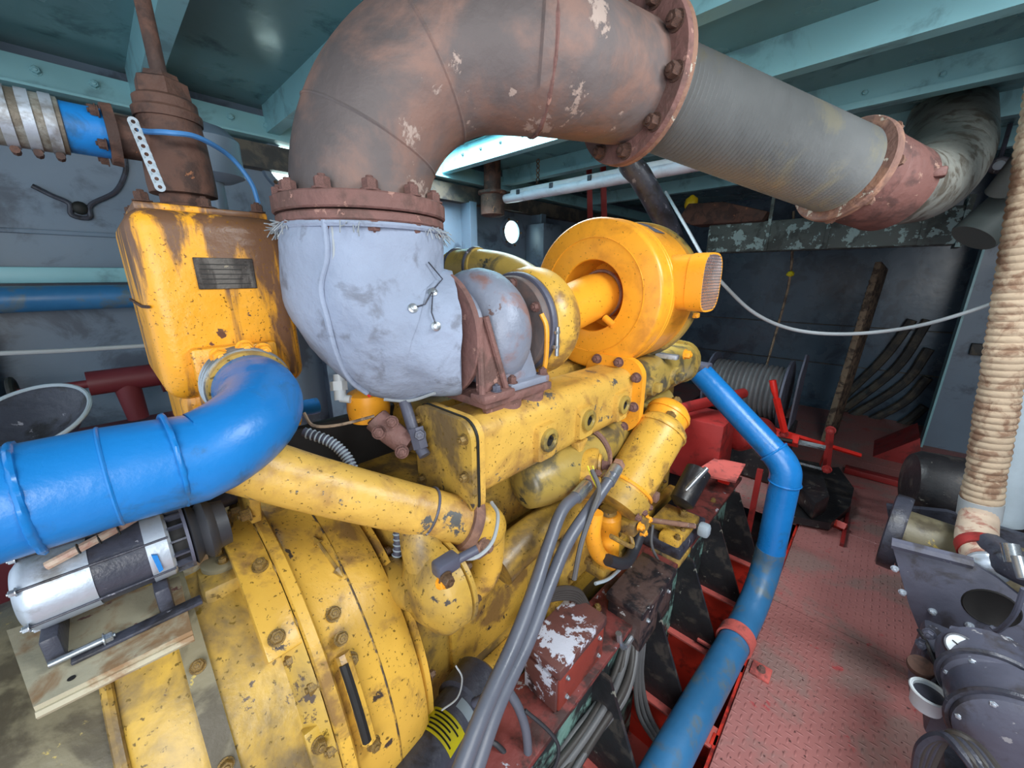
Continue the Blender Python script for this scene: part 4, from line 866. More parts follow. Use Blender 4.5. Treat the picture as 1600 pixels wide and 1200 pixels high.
canister('second yellow fuel filter canister peeking out behind', cb+V((0.13, 0.03, 0.02)), ctp+V((0.13, 0.03, 0.02)), 0.080, m_yelb)
t = Thing('filter_head', 'yellow cast filter head under the fuel canisters', 'bracket', cb-V((0, 0, 0.08)))
aa = (ctp-cb).normalized()
t.add('casting', Lathe([(-0.06, 0.06), (-0.055, 0.085), (-0.01, 0.095), (0.005, 0.095), (0.005, 0.05)], cb, aa, 32), m_yeld)
t.add('arm', Box(cb+V((0.1, 0.05, -0.03)), (0.26, 0.10, 0.07), 0.015), m_yeld)
t.add('clamp_band', Ring(cb+aa*0.022, aa, 0.088, 0.006, 40, 6), m_yelb)
t.add('screw_lug', Box(cb+aa*0.02+V((0.03, -0.09, -0.01)), (0.03, 0.02, 0.03), 0.004), m_rusto)
for k in range(3): t.bolt(cb-aa*0.035+V((-0.04+k*0.04, -0.085, 0.0)), (0, -1, -0.2), 0.018, m_rustr)
one('black_filter_bowl', Lathe([(0, 0.03), (0.02, 0.055), (0.2, 0.058), (0.21, 0.04)], P(1062, 790, Y=0.52), aa, 28), m_black, 'black sooty bowl behind the yellow fuel filters', 'filter')
t = Thing('priming_pump', 'small upright yellow priming pump below the filters', 'pump', P(950, 880, Y=0.56))
p0, p1 = P(948, 872, Y=0.56), P(951, 782, Y=0.56)
t.add('barrel', Lathe([(0, 0.03), (0.005, 0.042), (0.09, 0.042), (0.095, 0.038), (0.13, 0.038), (0.14, 0.045), (0.19, 0.045), (0.2, 0.035), (0.203, 0)], p0, p1-p0, 28), m_yelb)
t.add('cap', Lathe([(0.2, 0.03), (0.215, 0.028), (0.22, 0)], p0, p1-p0, 20), m_yeld)
t.add('elbow_pipe', Tube([P(930, 800, Y=0.54), P(926, 835, Y=0.54), P(935, 865, Y=0.54), P(955, 880, Y=0.54)], 0.026, 18, 6), m_yelb)
t.add('base', Box(p0+V((0, 0.03, -0.02)), (0.14, 0.12, 0.05), 0.012), m_yeld)
t = Thing('injection_pump', 'greasy yellow injection pump low on the engine side', 'pump', P(905, 900, Y=0.62))
t.add('body', Lo(0.86, 1.30, 0.60, 0.70, 0.56, 0.74, 0.02), m_yeld)
for i in range(4): t.add('delivery_valve', Cyl((0.92+i*0.1, 0.63, 0.74), (0.92+i*0.1, 0.63, 0.79), 0.018, seg=8), m_yeld); t.bolt((0.92+i*0.1, 0.60, 0.62), (0, -1, 0), 0.022, m_boltg)
t.add('linkage', Tube([P(865, 845, Y=0.58), P(868, 880, Y=0.58), P(875, 895, Y=0.58)], 0.007, 8, 4), m_yeld)
t = Thing('fuel_transfer_pump', 'knobbly yellow transfer pump beside the priming pump', 'pump', P(985, 815, Y=0.5))
q0 = P(985, 815, Y=0.52)
t.add('body', Join(Box(q0, (0.10, 0.08, 0.06), 0.014), Cyl(q0+V((0.0, -0.06, 0.01)), q0+V((0, 0.05, 0.01)), 0.028, seg=16)), m_yeld)
for d_ in ((-0.03, -0.045, 0.02), (0.03, -0.045, 0.02), (0.0, -0.045, -0.02)): t.bolt(q0+V(d_), (0, -1, 0), 0.022, m_yelb)
t.add('fuel_line', Tube([q0+V((-0.04, -0.02, -0.02)), q0+V((-0.06, -0.04, -0.05)), P(955, 838, Y=0.5)], 0.008, 8, 5), m_yeld)
one('oil_return_hose', Tube([P(950, 875, Y=0.5), P(975, 880, Y=0.48), P(990, 860, Y=0.5), P(1005, 820, Y=0.5)], 0.02, 12, 6), m_rubber, 'short black hose curving under the priming pump', 'hose')
t = Thing('shut_off_lever', 'corroded shut off lever with grey knuckle', 'lever', P(1060, 825, d=1.7))
t.add('rod', Cyl(P(1012, 812, d=1.66), P(1085, 822, d=1.72), 0.012, seg=10), m_rusto); t.add('knuckle', Box(P(1100, 828, d=1.72), (0.05, 0.05, 0.06), 0.015), m_pale)
t = Thing('fuel_cock', 'yellow square fuel cock on the engine foot', 'valve', P(1050, 840, d=1.7))
q0 = P(1050, 843, d=1.72); t.add('body', Box(q0, (0.10, 0.09, 0.08), 0.01), m_yel); t.add('base', Box(q0+V((0, 0, -0.06)), (0.14, 0.13, 0.03), 0.006), m_yeld)
for d_ in ((-0.03, -0.03, 0.04), (0.03, -0.03, 0.04)): t.bolt(q0+V(d_), (0, 0, 1), 0.02, m_boltg)
one('dip_handle', Tube([P(1068, 770, d=1.8), P(1085, 752, d=1.8), P(1104, 732, d=1.82)], 0.012, 10, 3), m_steel, 'grey dipstick handle beside the filters', 'handle')
# ================================================================== LOW STARBOARD SIDE OF THE ENGINE
t = Thing('bilge_pump_motor', 'dark blue black pump motor with yellow warning label', 'motor', (0.36, 0.47, 0.41))
a0 = P(672, 1180, d=0.86); a1 = P(735, 1085, d=1.0); am = (a1-a0)
t.add('body', Lathe([(-0.10, 0.03), (-0.09, 0.062), (0.12, 0.062), (0.13, 0.05)], a0, am, 36), m_gund)
t.add('fan_cover', Lathe([(0.11, 0.05), (0.12, 0.072), (0.20, 0.072), (0.22, 0.05), (0.22, 0)], a0, am, 36), m_gund)
Ma = frame(am)
def onm(h, ang, r): return a0+Ma @ V((r*math.cos(ang), r*math.sin(ang), h))
toc = Ma.transposed() @ (_C-a0); ca = math.atan2(toc.y, toc.x)
def patch(h0, h1, a_0, a_1, r, nseg=10):
    bm = bmesh.new(); A = [bm.verts.new(onm(h0, a_0+(a_1-a_0)*i/nseg, r)) for i in range(nseg+1)]; B = [bm.verts.new(onm(h1, a_0+(a_1-a_0)*i/nseg, r)) for i in range(nseg+1)]
    for i in range(nseg): bm.faces.new((A[i], A[i+1], B[i+1], B[i]))
    r_ = bmesh.ops.solidify(bm, geom=bm.faces[:], thickness=0.0006); return bm
lb = t.add('warning_label', patch(0.0, 0.055, ca-0.95, ca+0.65, 0.0632), m_lab, label='yellow warning label with rows of black print')
for k in range(5): t.add('print_line', patch(0.006+k*0.0095, 0.010+k*0.0095, ca-0.8+0.1*(k % 2), ca+0.45-0.15*(k % 3), 0.0640), m_ink, lb)
t.add('rating_plate', patch(0.075, 0.10, ca-0.2, ca+0.5, 0.0634), m_pale)
t.add('stud', Cyl(onm(0.115, ca+0.3, 0.05), onm(0.115, ca+0.3, 0.11), 0.01, seg=10), m_gun)
one('copper_tail', Tube([P(712, 1040, d=0.86), P(722, 1060, d=0.86), P(715, 1090, d=0.85), P(690, 1110, d=0.84)], 0.002, 6, 6), m_cord, 'thin pale wire lying over the pump motor', 'wire')
one('flaking_board', Box(P(745, 1190, d=1.0), (0.30, 0.20, 0.02), 0.003, Matrix.Rotation(0.4, 3, 'Z')), m_teal, 'pale flaking panel at the bottom under the hoses', 'panel')
# cable bundle draped off the boxes
rnd = random.Random(3)
cl_lab = ['leftmost', 'second', 'third', 'fourth', 'fifth', 'sixth', 'rightmost']
for k in range(7):
    off = (k-3)*6
    pts = [P(985+off*0.5, 990, d=1.40), P(975+off*0.8, 1045, d=1.34), P(955+off, 1095, d=1.26), P(915+off, 1150, d=1.18), P(872+off*1.2, 1215, d=1.10)]
    pts = [p+V((rnd.uniform(-.006, .006), rnd.uniform(-.006, .006), rnd.uniform(-.01, .01))) for p in pts]
    one('power_cable', Tube(pts, 0.0095+0.003*(k % 2), 10, 6), m_cable if k % 3 else m_wire, cl_lab[k]+' of the dusty cables hanging from the far junction box', 'cable', 'dusty cables below the junction boxes')
t_l = ['innermost', 'middle', 'outermost']
for k in range(3):
    pts = [P(1000+k*3, 1000, d=1.45), P(993+k*5, 1060, d=1.50), P(1000+k*8, 1120, d=1.50), P(1035+k*8, 1175, d=1.46), P(1050+k*10, 1215, d=1.42)]
    one('bilge_cable', Tube(pts, 0.009, 8, 6), m_wire, t_l[k]+' of the cables dropping into the bilge beside the blue pipe', 'cable', 'cables dropping into the bilge')
for k, (pts, m_, r_, lb) in enumerate((
    ([(795, 1080), (812, 1110), (823, 1150), (826, 1215)], m_hose, 0.012, 'grey sheathed cable curving down left of the girder'),
    ([(820, 1110), (855, 1140), (872, 1165), (868, 1195), (850, 1215)], m_rubber, 0.005, 'thin black cable looping over the girder end'),
    ([(745, 1215), (765, 1160), (800, 1190), (815, 1215)], m_rubber, 0.007, 'black cable curl at the bottom edge'))):
    one('loose_cable', Tube([P(*q, d=1.0) for q in pts], r_, 10, 6), m_, lb, 'cable')
for k in range(5):
    pts = [P(806+k*4, 1010-k*3, d=1.10), P(825+k*5, 965-k*5, d=1.14), P(855+k*3, 938-k*4, d=1.18), P(895+k*2, 935-k*3, d=1.24), P(915+k*2, 955, d=1.28)]
    one('harness_cable', Tube(pts, 0.009, 8, 6), m_cable, ['lowest', 'second lowest', 'middle', 'second highest', 'highest'][k]+' cable of the harness arching behind the white flaked box', 'cable', 'harness arching behind the junction box')
one('green_earth_lead', Tube([P(930, 912, d=1.3), P(950, 905, d=1.34), P(968, 890, d=1.38)], 0.006, 8, 5), m_pale, 'pale lead with white end beside the pump base', 'cable')
one('dangling_wire', Tube([P(1020, 820, d=1.6), P(1018, 850, d=1.6), P(1028, 875, d=1.62), P(1040, 895, d=1.64)], 0.006, 8, 5), m_wire, 'grey wire dangling near the yellow fuel cock', 'wire')

# ================================================================== AFT MACHINERY
t = Thing('hydraulic_tank', 'red hydraulic power unit behind the blue pipe', 'tank', (2.7, 0.62, 0.3))
t.add('cabinet', Lo(2.45, 2.75, 0.56, 0.85, 0.30, 0.72, 0.01), m_redm)
t.add('cylinder', Lathe([(0, 0.02), (0.01, 0.07), (0.04, 0.095), (0.30, 0.095), (0.33, 0.07), (0.335, 0)], (2.72, 0.56, 0.56), (0.85, -0.35, 0), 32), m_redm)
t.add('top_pipe', Cyl((2.3, 0.85, 0.78), (3.0, 0.60, 0.80), 0.035, seg=18), m_redm)
t = Thing('red_stand', 'small red topped stand in front of the hydraulic unit', 'stand', (2.3, 0.45, 0.0))
cs = [P(*q, Z=0.50) for q in ((1082, 738), (1118, 715), (1165, 725), (1150, 752))]
t.add('top', Prism(cs, (0, 0, -0.012)), m_redp)
l0 = P(1127, 775, X=2.35); t.add('post', Lo(2.34, 2.37, l0.y-0.03, l0.y+0.03, 0.12, 0.49), m_redgloss); t.add('leg', Lo(2.5, 2.52, l0.y-0.16, l0.y-0.13, 0.0, 0.49), m_redm)
t.add('tab', Tube([P(1135, 780, X=2.34), P(1152, 785, X=2.34)], 0.02, 10, 0, flat=0.4), m_redgloss)
# winch
t = Thing('rope_winch', 'winch drum wound with grey wire rope', 'winch', (3.6, 0.6, 0.0))
wc0 = V((3.55, 0.95, 0.70)); wc1 = V((3.55, 0.40, 0.70))
wr = bmesh.new(); nn = 15
prof = []
for i in range(nn*8+1): prof.append((0.52*i/(nn*8), 0.20+0.016*abs(math.sin(PI*i/8))))
t.add('wound_rope', Lathe(prof, wc0, wc1-wc0, 48), m_wire)
t.add('cheek', Lathe([(0.52, 0.05), (0.52, 0.27), (0.535, 0.27), (0.535, 0.05)], wc0, wc1-wc0, 48), m_gun); t.add('cheek', Lathe([(-0.015, 0.05), (-0.015, 0.27), (0.0, 0.27), (0.0, 0.05)], wc0, wc1-wc0, 48), m_gun)
t.add('guard', Prism([(3.45, 0.36, 0.45), (3.75, 0.36, 0.45), (3.80, 0.36, 0.98), (3.62, 0.36, 1.02), (3.48, 0.36, 0.85)], (0, -0.012, 0)), m_gun)
t.add('pedestal', Lo(3.4, 3.75, 0.33, 0.95, 0.0, 0.46, 0.01), m_black)
fr0 = Thing('winch_control_stand', 'red steel winch control frame with slots', 'frame', (3.2, 0.3, 0.4))
def bar(t, nm, a, b, s_, m_): t.add(nm, Tube([a, b], s_, 4), m_)
bar(fr0, 'slotted_bar', P(1188, 678, X=3.2), P(1248, 690, X=3.2), 0.045, m_redgloss)
fr0.add('slot', Tube([P(1194, 681, X=3.15), P(1238, 690, X=3.15)], 0.016, 6), m_dark)
bar(fr0, 'diagonal_bar', P(1200, 668, X=3.25), P(1345, 712, X=3.4), 0.016, m_redgloss)
bar(fr0, 'upright', P(1298, 668, X=3.3), P(1291, 735, X=3.3), 0.022, m_redm)
bar(fr0, 'cross_link', P(1240, 722, X=3.25), P(1290, 735, X=3.3), 0.012, m_steel)
bar(fr0, 'push_rod', P(1245, 690, X=3.2), P(1290, 700, X=3.2), 0.018, m_steel)
for q in ((1298, 672), (1292, 733), (1225, 678)): fr0.bolt(P(*q, X=3.18), (-1, 0, 0), 0.04, m_redm)
bar(fr0, 'foot', P(1215, 690, X=3.25), P(1212, 760, X=3.25), 0.02, m_redm)
t = Thing('winch_lever', 'bright red upright control lever of the winch', 'lever', P(1225, 675, X=3.15))
t.add('shaft', Tube([P(1226, 675, X=3.15), P(1213, 622, X=3.15)], 0.022, 4), m_redgloss); t.add('grip', Tube([P(1213, 622, X=3.15), P(1210, 610, X=3.15), P(1207, 594, X=3.15)], [0.014, 0.022, 0.022], 10, 3), m_redgloss)
t = Thing('hand_rope', 'thin brown rope hanging down to the winch', 'rope', P(1195, 590, X=4))
t.add('rope', Tube([P(1240, 330, X=4.25), P(1235, 430, X=4.2), P(1215, 510, X=4.1), P(1192, 590, X=4.0)], 0.010, 6, 4), m_wood)
t.add('knot', Blob(P(1235, 428, X=4.2), (0.03, 0.03, 0.025), 2, 0.3), m_lab)
one('wooden_plank', Box((P(1290, 700, X=4.9)+P(1378, 415, X=5.3))/2, (0.05, 0.30, (P(1290, 700, X=4.9)-P(1378, 415, X=5.3)).length), 0.004, V(P(1378, 415, X=5.3)-P(1290, 700, X=4.9)).to_track_quat('Z', 'Y').to_matrix()), m_wood, 'tall weathered wooden plank leaning near the winch', 'plank')
t = Thing('rung_strip', 'notched dark strip running up the wooden plank', 'strip', P(1290, 670, X=4.85))
pa, pb = P(1290, 670, X=4.85), P(1360, 440, X=5.2)
for i in range(26): t.add('notch', Box(pa+(pb-pa)*i/25, (0.02, 0.05, 0.022), 0, V(pb-pa).to_track_quat('Z', 'Y').to_matrix()), m_walld)
one('black_sheet', Prism([P(*q, Z=0.02) for q in ((1226, 815), (1240, 745), (1308, 738), (1332, 772), (1326, 800), (1296, 828))], (0, 0, 0.05)), m_black, 'folded black rubber sheet lying by the winch', 'sheet')
one('black_duct_box', Prism([P(*q, Z=0.10) for q in ((1232, 770), (1240, 738), (1275, 745), (1290, 800), (1268, 812))], (0, 0, 0.12), 0.006), m_black, 'black box on the rubber sheet by the winch', 'box')
one('red_sill', Tube([P(1292, 812, Z=0.03), P(1322, 825, Z=0.03)], 0.03, 4), m_red, 'short bright red sill at the plate edge', 'sill')
one('floor_upstand', Box(P(1321, 820, Z=0.01), (0.55, 0.02, 0.03), 0.002, Matrix.Rotation(0.0, 3, 'Z')), m_redm, 'rusty strip standing along the floor plate seam', 'strip')
one('red_step', Prism([P(*q, X=4.6) for q in ((1360, 715), (1438, 685), (1438, 715), (1385, 745))], (0.5, 0, 0)), m_redm, 'dark red raised step at the foot of the pillar', 'step')
one('steel_bar_end', Box(P(1370, 745, Z=0.03), (0.08, 0.4, 0.05), 0.004), m_redm, 'low red bar across the aisle end', 'bar')

# transverse duct with flaking paint
t = Thing('cable_duct', 'flaking pale green steel trunk crossing the aft space', 'duct', (4.1, 0.4, 1.8))
t.add('trunk', Lo(4.0, 4.25, -0.27, 1.30, 1.80, 2.04, 0.01), m_duct)
for y in (0.82, 0.42, -0.10): t.add('strap', Lo(3.985, 4.0, y-0.012, y+0.012, 1.80, 2.53), m_duct)
t.add('end_plate', Lo(3.99, 4.26, -0.30, -0.27, 1.78, 2.10), m_duct)
one('vent_cowl', Lathe([(0, 0.02), (0.0, 0.10), (0.01, 0.105), (0.5, 0.085), (0.52, 0.05)], P(1520, 372, X=3.4), (P(1600, 300, X=3.5)-P(1520, 372, X=3.4)), 36), m_grpipe, 'grey green tube end poking out below the deck', 'pipe')
for k in range(2): one('deck_pipe', Cyl(P(1560+k*30, 300+k*5, X=3.2), P(1640+k*20, 200, X=3.0), 0.05, seg=18), m_grpipe, ['nearer the tube end', 'at the far right edge'][k]+', one of two grey pipes under the deck', 'pipe', 'grey pipes under the deck')
t = Thing('deck_lamp', 'small dim round fitting under the aft deck', 'lamp', P(1560, 258, X=4.2))
t.add('bracket', Cyl(P(1560, 258, X=4.2), P(1560, 258, X=4.2)+V((0.05, 0, 0.5)), 0.012, seg=8), m_gund); t.add('bezel', Lathe([(0, 0.05), (0.03, 0.05), (0.035, 0.04)], P(1560, 258, X=4.2), (-1, 0, -0.2), 20), m_gund); t.add('lens', Lathe([(0.03, 0.035), (0.04, 0.02), (0.042, 0)], P(1560, 258, X=4.2), (-1, 0, -0.2), 16), m_pale)
# fluorescent fitting
t = Thing('strip_light', 'long white unlit fluorescent fitting slung below the skylight', 'lamp', (2.5, 1.6, 2.1))
f0, f1 = P(803, 306, X=2.52), P(1125, 278, X=2.52); f1.z = f0.z
dL = (f1-f0)
t.add('housing', Box((f0+f1)/2+V((0, 0, 0.02)), (0.10, dL.length, 0.035), 0.012), m_white)
t.add('diffuser', Tube([f0+V((0, 0.01, -0.012)), f0+V((0, -0.02, -0.012)), f1+V((0, 0, -0.012))], [0.03, 0.055, 0.055], 20, 4, flat=0.7), m_diff)
for k in range(5): t.add('clip', Box(f0+dL*(0.06+0.21*k)+V((-0.055, 0, 0.01)), (0.012, 0.03, 0.035), 0.003), m_gund)
hk = f0+dL*0.16
for k in range(6): t.add('chain_link', Ring(hk+V((0, 0, 0.05+k*0.032)), (1, 0, 0) if k % 2 else (0, 1, 0), 0.014, 0.004, 14, 6), m_bolt)
# dangling things
one('black_bend_pipe', Tube([V((P(975, 150, d=1.75).x, P(975, 150, d=1.75).y, 2.53)), P(978, 235, d=1.72), P(1000, 275, d=1.75), P(1020, 310, d=1.8), P(1050, 370, d=1.9), P(1060, 420, d=1.95)], 0.05, 20, 6), m_gund, 'dark bent pipe dropping below the exhaust flange', 'pipe')
t = Thing('rubber_glove', 'bright yellow rubber glove clipped over the trunk', 'glove', P(1082, 320, X=3.96))
for k, (q, s_) in enumerate((((1080, 318), (0.05, 0.055, 0.07)),)): t.add('palm', Blob(P(*q, X=3.96), s_, 3, 0.25), m_glove)
t.add('finger', Tube([P(1076, 322, X=3.96), P(1074, 336, X=3.96)], 0.022, 10), m_glove); t.add('finger', Tube([P(1088, 322, X=3.96), P(1090, 338, X=3.96)], 0.022, 10), m_glove)
one('brown_tarp', Prism([P(*q, X=3.9) for q in ((1060, 342), (1075, 318), (1130, 315), (1200, 330), (1190, 345), (1080, 352))], (0.25, 0, 0), 0.01), m_rustd, 'rumpled brown tarpaulin lying on the trunk', 'tarpaulin')
for k, x in enumerate((920, 942)): one('red_hanger', Tube([P(x, 255, X=3.3), P(x+2, 340, X=3.3)], 0.03, 4), m_redm, ['left', 'right'][k]+' one of two red hangers behind the strip light', 'hanger', 'red hangers behind the strip light')
one('red_vent_drum', Lathe([(0, 0.08), (0.01, 0.10), (0.16, 0.10), (0.17, 0.12), (0.19, 0.12), (0.195, 0.07), (0.8, 0.07)], P(770, 338, Y=2.55), (0, 0, 1), 28), m_rustd, 'dark red drum on the hull beside the porthole', 'vent')
one('hull_cabinet', Lo(3.2, 3.5, 2.6, 2.84, 1.2, 2.1, 0.01), m_wall, 'grey cabinet on the hull right of the porthole', 'cabinet')
one('sagging_cable', Tube([P(1040, 300, X=2.6), P(1075, 360, d=2.2), P(1105, 412, d=2.05), P(1134, 448, d=2.0), P(1180, 490, d=2.0), P(1240, 515, d=2.0), P(1320, 522, d=1.95), P(1420, 512, d=1.85), P(1520, 485, d=1.75), P(1640, 440, d=1.6)], 0.009, 10, 8), m_cord, 'pale cable sagging across to the lagged pipe', 'cable')
one('blue_cord', Tube([P(-20, 133, d=0.8), P(60, 150, d=0.8), P(140, 180, d=0.8), P(215, 203, d=0.72), P(262, 207, d=0.70), P(310, 215, d=0.74), P(360, 245, d=0.82), P(392, 285, d=0.86), P(404, 318, d=0.88)], 0.0048, 8, 8), m_bcord, 'light blue cord looped across the pipe and valve', 'cord')
t = Thing('hook_wire', 'thin dark wire with a hook drooping on the hull side', 'wire', P(125, 330, Y=2.835))
t.add('wire', Tube([P(50, 290, Y=2.835), P(80, 305, Y=2.835), P(108, 318, Y=2.835), P(112, 336, Y=2.835), P(140, 340, Y=2.835), P(142, 320, Y=2.835), P(180, 300, Y=2.835), P(196, 270, Y=2.835), P(195, 245, Y=2.835)], 0.010, 8, 5), m_gund)
t.add('hook', Blob(P(125, 325, Y=2.835), (0.03, 0.02, 0.03), 2), m_ink)
one('stay_wire', Tube([P(-20, 553, Y=1.6), P(100, 548, Y=1.6), P(230, 540, Y=1.6)], 0.006, 8), m_cord, 'pale taut rope crossing behind the tank', 'rope')
t = Thing('hull_valve', 'dull red seacock valve on the port hull side', 'valve', P(190, 600, Y=2.5))
vp = P(195, 592, Y=2.55)
t.add('body', Cyl(vp+V((-0.12, 0, 0)), vp+V((0.3, 0, 0)), 0.055, seg=20), m_vred); t.add('outlet', Cyl(vp, vp+V((0.01, 0, -0.2)), 0.05, 0.04, seg=18), m_vred)
t.add('stem', Cyl(vp+V((-0.12, 0, 0)), vp+V((-0.32, 0, 0)), 0.018, seg=10), m_vred); t.add('handwheel', Ring(vp+V((-0.33, 0, 0)), ax, 0.06, 0.012, 24, 8), m_ink); t.add('flange', Cyl(vp+V((0.12, 0, 0)), vp+V((0.16, 0, 0)), 0.09, seg=24), m_vred)
t = Thing('spotlight_bowl', 'black round bowl with pale rim behind the blue pipe', 'bowl', P(60, 700, Y=1.55))
dc_ = P(58, 665, Y=1.45)
t.add('bowl', Lathe([(-0.04, 0.02), (-0.035, 0.06), (0.02, 0.102), (0.03, 0.11), (0.027, 0.10), (-0.015, 0.05), (-0.02, 0.0)], dc_, (-0.25, -0.42, 0.85), 40), m_gund)
t.add('rim', Ring(dc_+V((-0.25, -0.42, 0.85)).normalized()*0.03, (-0.25, -0.42, 0.85), 0.11, 0.005, 48, 8), m_pale)
one('port_grey_tank', Lathe([(-1.9, 0.03), (0, 0.03), (0.001, 0.06), (0.02, 0.10), (0.14, 0.10), (0.18, 0.06), (0.2, 0.0)], P(335, 285, Y=1.9), (0, 0, 1), 24), m_wall, 'grey domed fitting behind the rusty valve', 'fitting')
one('port_locker', Lo(-1.0, 0.4, 2.3, 2.68, 0.2, 0.9, 0.02), m_vred, 'dark red locker low on the port side', 'locker')

# ================================================================== STARBOARD GENERATOR
t = Thing('generator_set', 'dark grey generator engine along the starboard side', 'generator', (1.7, -0.5, 0.0))
XP = 1.8
pn = t.add('guard_panel', Prism([P(*q, X=XP) for q in ((1393, 850), (1420, 945), (1436, 985), (1500, 1020), (1680, 1090), (1680, 1000), (1560, 905), (1520, 880))], (0.02, 0, 0), 0.002), m_gun)
hc = P(1548, 950, X=XP); t.add('panel_hole', Lathe([(-0.001, 0.0), (-0.001, 0.055), (-0.004, 0.06), (0.0, 0.064)], hc, ax, 28), m_dark, pn)
for q in ((1398, 888), (1410, 925), (1457, 955), (1515, 977), (1575, 1000)): t.bolt(P(*q, X=XP), (-1, 0, 0), 0.016, m_alu, pn)
t.add('panel_lip', Tube([P(1393, 848, X=XP), P(1520, 880, X=XP)], 0.02, 8), m_gun)
t.add('rear_frame', Prism([P(*q, X=2.35) for q in ((1385, 790), (1400, 890), (1500, 950), (1640, 980), (1640, 850), (1480, 800))], (0.03, 0, 0)), m_gund)
dr0, dr1 = V((1.85, -0.30, 0.62)), V((2.3, -0.42, 0.55))
t.add('coupling_drum', Cyl(P(1402, 832, X=2.15), P(1402, 832, X=2.15)+V((0, -0.34, -0.02)), 0.105, seg=36), m_grimep)
fw = P(1402, 832, X=2.15)
t.add('ring_flange', Lathe([(-0.02, 0.09), (-0.02, 0.155), (-0.012, 0.16), (0.03, 0.16), (0.035, 0.15), (0.035, 0.09)], fw, (0.12, 1, 0.0), 44), m_gund)
t.add('black_hood', Lathe([(-0.02, 0.02), (0.0, 0.14), (0.03, 0.16), (0.34, 0.16), (0.37, 0.13), (0.37, 0.02)], P(1420, 752, X=2.6), (0.2, -0.98, 0.0), 44), m_black)
body = t.add('crankcase', Lo(1.28, 2.4, -1.1, -0.47, 0.06, 0.40, 0.03), m_gund)
t.add('sump_rail', Lo(1.05, 2.4, -1.0, -0.42, 0.0, 0.08, 0.01), m_gund)
for q, r_, xx in (((1555, 1085), 0.10, 1.42), ((1600, 1170), 0.12, 1.30)):
    c = P(*q, X=xx); k_ = t.add('round_cover', Lathe([(0.12, 0.02), (0.12, r_*1.02), (0.03, r_), (0.0, r_*0.95), (-0.012, r_*0.7), (-0.012, 0.02)], c, ax, 40), m_gun)
    t.add('cover_rim', Ring(c+V((0.02, 0, 0)), ax, r_*1.01, 0.008, 40, 6), m_gund, k_)
    for i in range(7): t.bolt(c+V((0.006, r_*0.86*math.cos(i*0.9), r_*0.86*math.sin(i*0.9))), (-1, 0, 0), 0.014, m_alu, k_)
t.add('water_hose', Tube([P(1490, 990, X=1.62), P(1530, 1000, X=1.6), P(1580, 1030, X=1.55), P(1620, 1060, X=1.5)], 0.022, 14, 5), m_gun)
t.add('side_block', Join(Box(P(1465, 1040, X=1.62), (0.16, 0.10, 0.20), 0.015), Box(P(1480, 1110, X=1.5), (0.12, 0.08, 0.14), 0.015)), m_gund)
t.add('governor', Lathe([(0, 0.06), (0.05, 0.065), (0.11, 0.05), (0.12, 0.02)], P(1520, 1040, X=1.55), (-0.8, 0.1, 0.4), 24), m_gund)
for k in range(6):
    pts = [P(1436+k*4, 985+k*14, X=1.62), P(1450+k*5, 1010+k*12, X=1.55), P(1470+k*8, 1060+k*6, X=1.5), P(1480+k*10, 1110+k*4, X=1.46)]
    t.add('pipework', Tube(pts, 0.006+0.002*(k % 2), 8, 5), m_gun if k % 2 else m_black)
for k in range(7): t.bolt(P(1450+random.randint(-12, 30), 990+k*16, X=1.56), (-1, 0.2, 0.1), 0.022, m_gun)
t.add('injector', Join(Cyl(P(1585, 880, X=1.75), P(1578, 850, X=1.78), 0.02, seg=12), Cyl(P(1590, 870, X=1.72), P(1600, 905, X=1.68), 0.014, seg=10)), m_steel)
t.add('small_pipe', Tube([P(1600, 920, X=1.68), P(1585, 960, X=1.7), P(1560, 985, X=1.74), P(1550, 980, X=1.76)], 0.007, 8, 5), m_gun)
t.add('intake_lagging', Tube([P(1545, 855, X=1.95), P(1580, 880, X=1.85), P(1625, 900, X=1.8)], 0.05, 14, 3), m_gund)
t = Thing('pressure_gauge', 'round gauge with pale dial on the generator', 'gauge', P(1500, 1012, X=1.5))
gc = P(1500, 1010, X=1.47); gn = V((-0.72, -0.05, 0.7))
t.add('case', Lathe([(-0.02, 0.02), (-0.018, 0.032), (0.0, 0.034), (0.004, 0.032), (0.004, 0.028), (0.0, 0.028)], gc, gn, 32), m_gund)
t.add('dial', Lathe([(0.0, 0.028), (0.001, 0.028), (0.0012, 0)], gc, gn, 32), m_white); t.add('needle', Tube([gc+gn.normalized()*0.003, gc+gn.normalized()*0.003+V((0.005, 0.016, 0.006))], 0.0015, 5), m_ink)
t = Thing('white_cup', 'white plastic cup bracket on the generator side', 'cup', P(1448, 1095, X=1.42))
cc = P(1450, 1092, X=1.42)
t.add('cup', Lathe([(0, 0.030), (0.002, 0.034), (0.055, 0.040), (0.055, 0.036), (0.006, 0.030), (0.006, 0)], cc-V((0, 0, 0.03)), (0, 0, 1), 28), m_white); t.add('rim', Ring(cc+V((0, 0, 0.024)), (0, 0, 1), 0.041, 0.004, 32, 6), m_white)
t.add('contents', Lathe([(0, 0.036), (0.002, 0.0)], cc+V((0, 0, 0.015)), (0, 0, 1), 20), m_gund)
one('filler_cap', Lathe([(0, 0.03), (0.012, 0.032), (0.02, 0.03), (0.022, 0.0)], P(1438, 1045, X=1.5), (-0.3, 0.1, 0.9), 20), m_rustd, 'dull red filler cap above the white cup', 'cap')
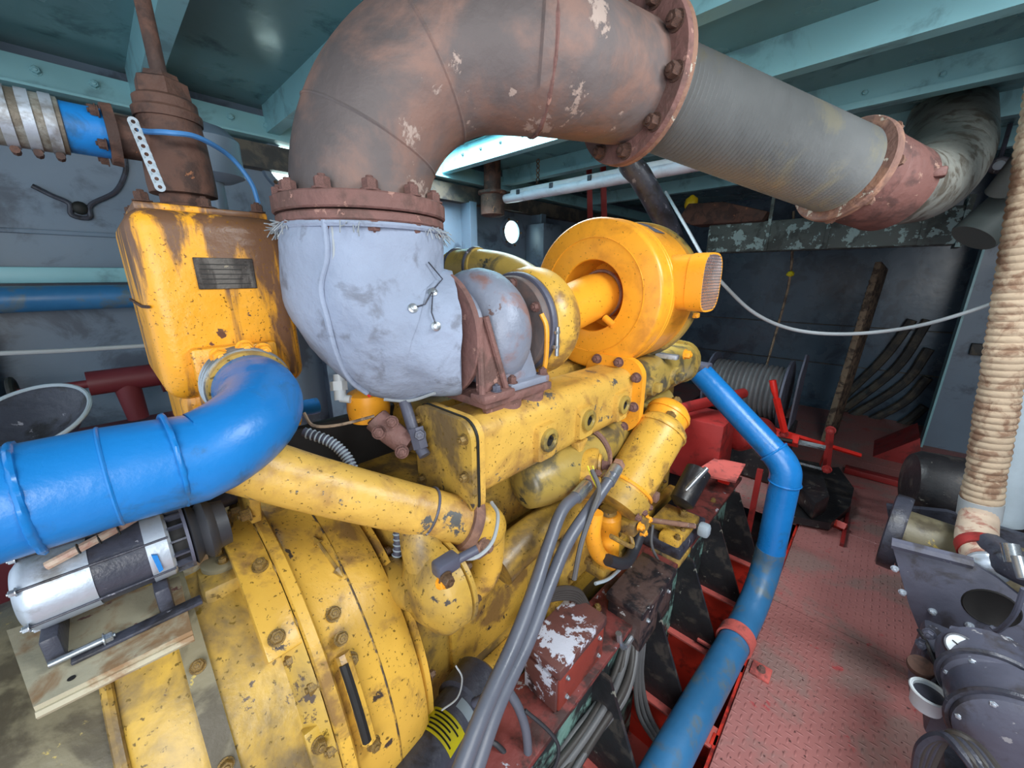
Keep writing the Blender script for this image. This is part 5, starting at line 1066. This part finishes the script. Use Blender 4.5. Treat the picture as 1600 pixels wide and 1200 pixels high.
for k in range(6):
    pts = [P(1430+k*3, 1215, X=1.25), P(1440+k*8, 1165-k*3, X=1.25), P(1475+k*10, 1150+k*3, X=1.24), P(1510+k*10, 1185+k*4, X=1.2), P(1530+k*8, 1215, X=1.2)]
    one('generator_cable', Tube(pts, 0.011, 8, 6), m_cable if k % 2 else m_gund, ['first', 'second', 'third', 'fourth', 'fifth', 'sixth'][k]+' cable from the aisle in the heap under the generator', 'cable', 'cable heap under the generator')
# lagged exhaust riser and its neighbours
L0, L1 = P(1530, 800, X=2.15), P(1598, 395, X=2.15)
t = Thing('lagged_riser', 'upright exhaust pipe wound with tan rope lagging', 'pipe', L0)
LL = (L1-L0).length*(2.5-L0.z)/(L1.z-L0.z); dl = (L1-L0).normalized()
prof = []; nw = int(LL/0.024)
for i in range(nw*6+1): h = LL*i/(nw*6); prof.append((h, 0.050+0.004*abs(math.sin(PI*i/6))+0.004*noise.noise(V((h*9, 0, 0)))))
t.add('lagging', Lathe(prof, L0, L1-L0, 36), m_rope)
E0 = P(1515, 830, X=2.1); E1 = P(1543, 885, X=1.86)
t.add('lower_leg', Tube([L0+dl*0.06, P(1528, 815, X=2.12), P(1526, 845, X=2.0), P(1538, 875, X=1.9), E1], [0.05, 0.052, 0.054, 0.054, 0.054], 28, 6), m_cream)
t.add('red_band', Tube([P(1529, 852, X=1.97), P(1535, 866, X=1.93)], 0.0605, 28, 0), m_redm)
t.add('end_cap', Lathe([(0.0, 0.054), (0.012, 0.054), (0.026, 0.042), (0.032, 0.02), (0.033, 0)], E1, (E1-P(1533, 866, X=1.93)), 28), m_alu)
t.add('cuff', Tube([L0-dl*0.02, L0+dl*0.05], 0.057, 28), m_cord)
one('pale_riser', Cyl(P(1566, 815, X=2.5), P(1566, 815, X=2.5)+(P(1650, 420, X=2.5)-P(1566, 815, X=2.5))*((2.5-P(1566, 815, X=2.5).z)/(P(1650, 420, X=2.5).z-P(1566, 815, X=2.5).z)), 0.062, seg=28), m_pale, 'smooth pale grey pipe right of the lagged pipe', 'pipe')
